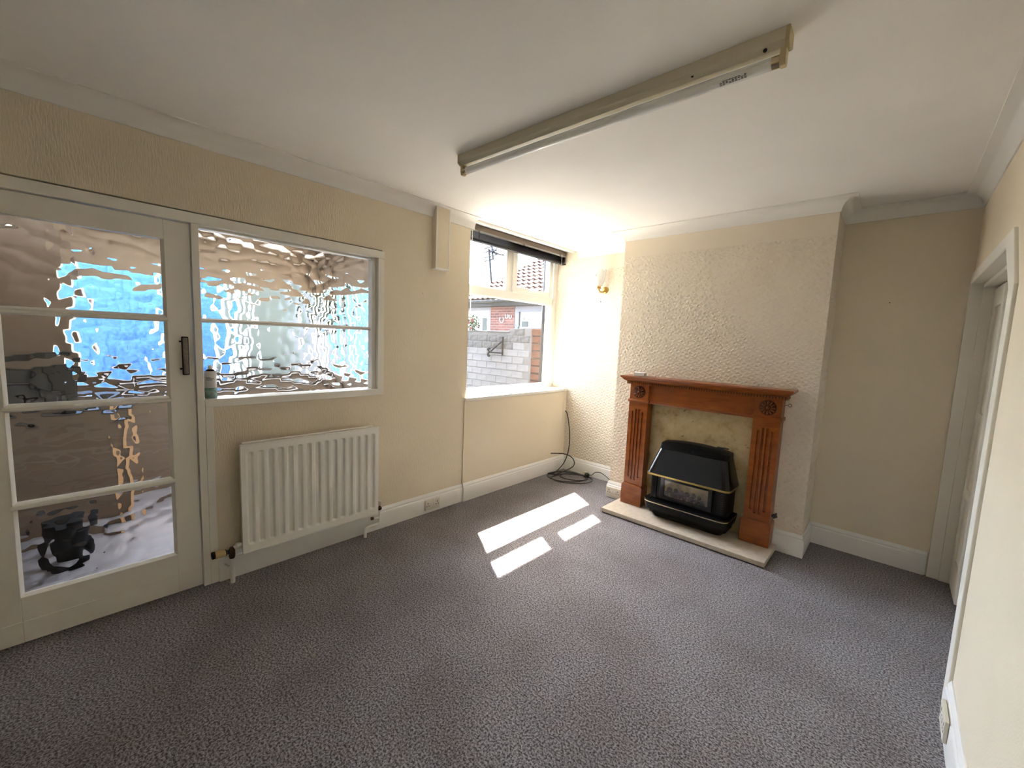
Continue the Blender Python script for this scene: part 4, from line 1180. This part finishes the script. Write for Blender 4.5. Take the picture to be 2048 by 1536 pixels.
HY = 10.0
hs = thing('neighbour_house', (-6.5, HY, -0.12), 'low brick house with a red pantile roof and white framed windows', 'house')
def brick_facade():
    m = omat('facade_brick', (110, 66, 58), rough=0.85)
    nt = m.node_tree; b = nt.nodes['Principled BSDF']; N = nt.nodes.new; L = nt.links.new
    tc = N('ShaderNodeTexCoord'); mp = N('ShaderNodeMapping'); mp.inputs['Rotation'].default_value = (R(90), 0, 0)
    L(tc.outputs['Object'], mp.inputs['Vector'])
    t = N('ShaderNodeTexBrick'); t.inputs['Scale'].default_value = 1.0
    t.inputs['Brick Width'].default_value = 0.225; t.inputs['Row Height'].default_value = 0.085; t.inputs['Mortar Size'].default_value = 0.008
    t.inputs['Color1'].default_value = (*lin((76, 46, 41)), 1); t.inputs['Color2'].default_value = (*lin((52, 31, 31)), 1); t.inputs['Mortar'].default_value = (*lin((86, 75, 70)), 1)
    L(mp.outputs[0], t.inputs['Vector']); L(t.outputs['Color'], b.inputs['Base Color'])
    bp = N('ShaderNodeBump'); bp.inputs['Distance'].default_value = 0.01; bp.invert = True
    L(t.outputs['Fac'], bp.inputs['Height']); L(bp.outputs[0], b.inputs['Normal'])
brick_facade()
hw = MB()
hw.box(-7.60, -6.50, HY, HY + 0.3, -0.12, 2.56).box(-9.6, -4.6, HY, HY + 0.3, -0.12, 1.20).box(-9.6, -9.0, HY, HY + 0.3, 1.2, 2.56).box(-5.15, -4.6, HY, HY + 0.3, 1.2, 2.56)
hw.box(-9.6, -4.6, HY + 0.25, HY + 3.0, -0.12, 2.4)
hw.build('wall', 'facade_brick', hs)
def hwin(x0, x1, z0, z1, fwid):
    f = MB()
    f.box(x0, x0 + fwid, HY + 0.02, HY + 0.09, z0, z1).box(x1 - fwid, x1, HY + 0.02, HY + 0.09, z0, z1).box(x0 + fwid, x1 - fwid, HY + 0.02, HY + 0.09, z0, z0 + fwid).box(x0 + fwid, x1 - fwid, HY + 0.02, HY + 0.09, z1 - fwid, z1)
    fo = f.build('window', 'frame_outside', hs)
    MB().box(x0 + fwid, x1 - fwid, HY + 0.06, HY + 0.07, z0 + fwid, z1 - fwid).build('pane', 'pane_outside', fo)
    return fo
f1 = hwin(-9.0, -7.61, 1.2, 2.55, 0.11)
MB().box(-8.05, -7.85, HY + 0.05, HY + 0.058, 1.35, 2.18).build('curtain', 'curtain_outside', f1)
f2 = hwin(-6.49, -5.15, 1.72, 2.54, 0.17)
MB().box(-6.27, -6.10, HY + 0.04, HY + 0.058, 2.13, 2.165).build('handle', 'frame_outside', f2)
MB().box(-6.2, -5.95, HY + 0.05, HY + 0.058, 1.90, 2.06).build('curtain', 'curtain_outside', f2)
MB().box(-9.8, -4.4, HY - 0.32, HY + 0.02, 2.54, 2.60).box(-9.8, -4.4, HY - 0.33, HY - 0.29, 2.56, 2.74).build('fascia', 'fascia_dark', hs)
gu = MB().tube([(-9.8, HY - 0.38, 2.70), (-4.4, HY - 0.38, 2.70)], 0.055, 10).build('gutter', 'fascia_dark', hs, smooth=40)
# painted horseshoes on the brick
for (cx_, cz_, r0) in ((-7.05, 2.12, 0.085), (-6.82, 2.24, 0.06), (-6.66, 2.22, 0.05)):
    MB().tube([(cx_ + r0 * math.cos(a), HY - 0.012, cz_ + r0 * 1.25 * math.sin(a)) for a in np.linspace(R(130), R(410), 14)], 0.018, 6).build('horseshoe', 'horseshoe_paint', hs, smooth=40)
# pantiled roof, each tile its own piece
slope_a = R(32); ca, sa = math.cos(slope_a), math.sin(slope_a)
E0 = Vector((0, HY - 0.36, 2.745))
MB().add([(-9.9, HY - 0.36, 2.73), (-4.3, HY - 0.36, 2.73), (-4.3, HY + 3.3, 2.73 + 3.66 * math.tan(slope_a)), (-7.75, HY + 3.3, 2.73 + 3.66 * math.tan(slope_a)), (-8.15, HY + 1.2, 2.73 + 1.56 * math.tan(slope_a)), (-8.75, HY + 0.75, 2.73 + 1.11 * math.tan(slope_a))],
         [(0, 1, 2, 3, 4, 5)]).build('roof_deck', 'roof_deck', hs)
tw, tl = 0.245, 0.33
nseg = 10
tv_, tf_ = [], []
for (ll, zz) in ((0.0, 0.055), (tl + 0.06, 0.012)):
    for i in range(nseg + 1):
        u = i / nseg
        hgt = 0.045 * (0.5 - 0.5 * math.cos(2 * math.pi * min(1, u * 1.35))) if u < 0.74 else 0.004
        tv_.append((u * (tw + 0.02), ll, zz + hgt))
for i in range(nseg):
    tf_.append((i, i + 1, nseg + 2 + i, nseg + 1 + i))
k0 = len(tv_)
for i in range(nseg + 1): tv_.append((tv_[i][0], 0.0, tv_[i][2] - 0.03))
for i in range(nseg): tf_.append((i + 1, i, k0 + i, k0 + i + 1))
tile0 = MB().add(tv_, tf_).build('roof_tile', 'roof_tile', hs, smooth=50)
tile0.data.transform(Matrix.Translation(BASE[hs.name]))
xb_pts = [(9.3, -9.9), (10.5, -9.35), (10.75, -8.6), (11.07, -8.27), (11.4, -8.06), (13.4, -7.70)]
used = False; cnt = 0
for rr in range(13):
    for cc in range(24):
        s = rr * tl
        y = E0.y + s * ca; zt = E0.z + s * sa
        x = -9.9 + cc * tw
        xbnd = float(np.interp(y, [p[0] for p in xb_pts], [p[1] for p in xb_pts]))
        if x < xbnd or x > -4.6 + rr * 0.0: continue
        if x > -4.9 - 0.17 * rr + 0.5: continue
        if not used: o = tile0; used = True
        else: o = inst(tile0.data, 'roof_tile', hs, (0, 0, 0))
        o.location = Vector((x, y, zt)) - BASE[hs.name]
        o.rotation_euler = (slope_a, 0, 0); cnt += 1

an = thing('tv_aerial', (-11.07, 13.5, 2.4), 'thin roof television aerial against the sky in the upper left window pane', 'aerial')
MB().box(-11.6, -10.4, 13.3, 14.5, -0.12, 3.0).build('chimney_stub', 'facade_brick', an)
MB().tube([(-11.07, 13.5, 3.0), (-11.48, 13.5, 5.55)], 0.055, 6).build('mast', 'antenna_metal', an, smooth=40)
MB().tube([(-11.5, 13.5, 5.40), (-10.9, 13.4, 5.42)], 0.04, 6).build('boom', 'antenna_metal', an)
MB().tube([(-11.30, 13.5, 5.72), (-11.18, 13.5, 5.05)], 0.045, 6).build('boom', 'antenna_metal', an)
MB().tube([(-11.15, 13.5, 5.36), (-10.50, 13.45, 5.18)], 0.05, 6).build('reflector', 'antenna_metal', an)
for (xa, za, xb_, zb) in ((-11.80, 5.60, -10.98, 5.68), (-11.84, 5.42, -10.95, 5.50), (-11.80, 5.18, -10.95, 5.26), (-11.78, 5.03, -10.95, 5.08)):
    MB().tube([(xa, 13.5, za), (xb_, 13.5, zb)], 0.032, 5).build('element', 'antenna_metal', an)
print('tiles', cnt, 'objects', len(bpy.data.objects))
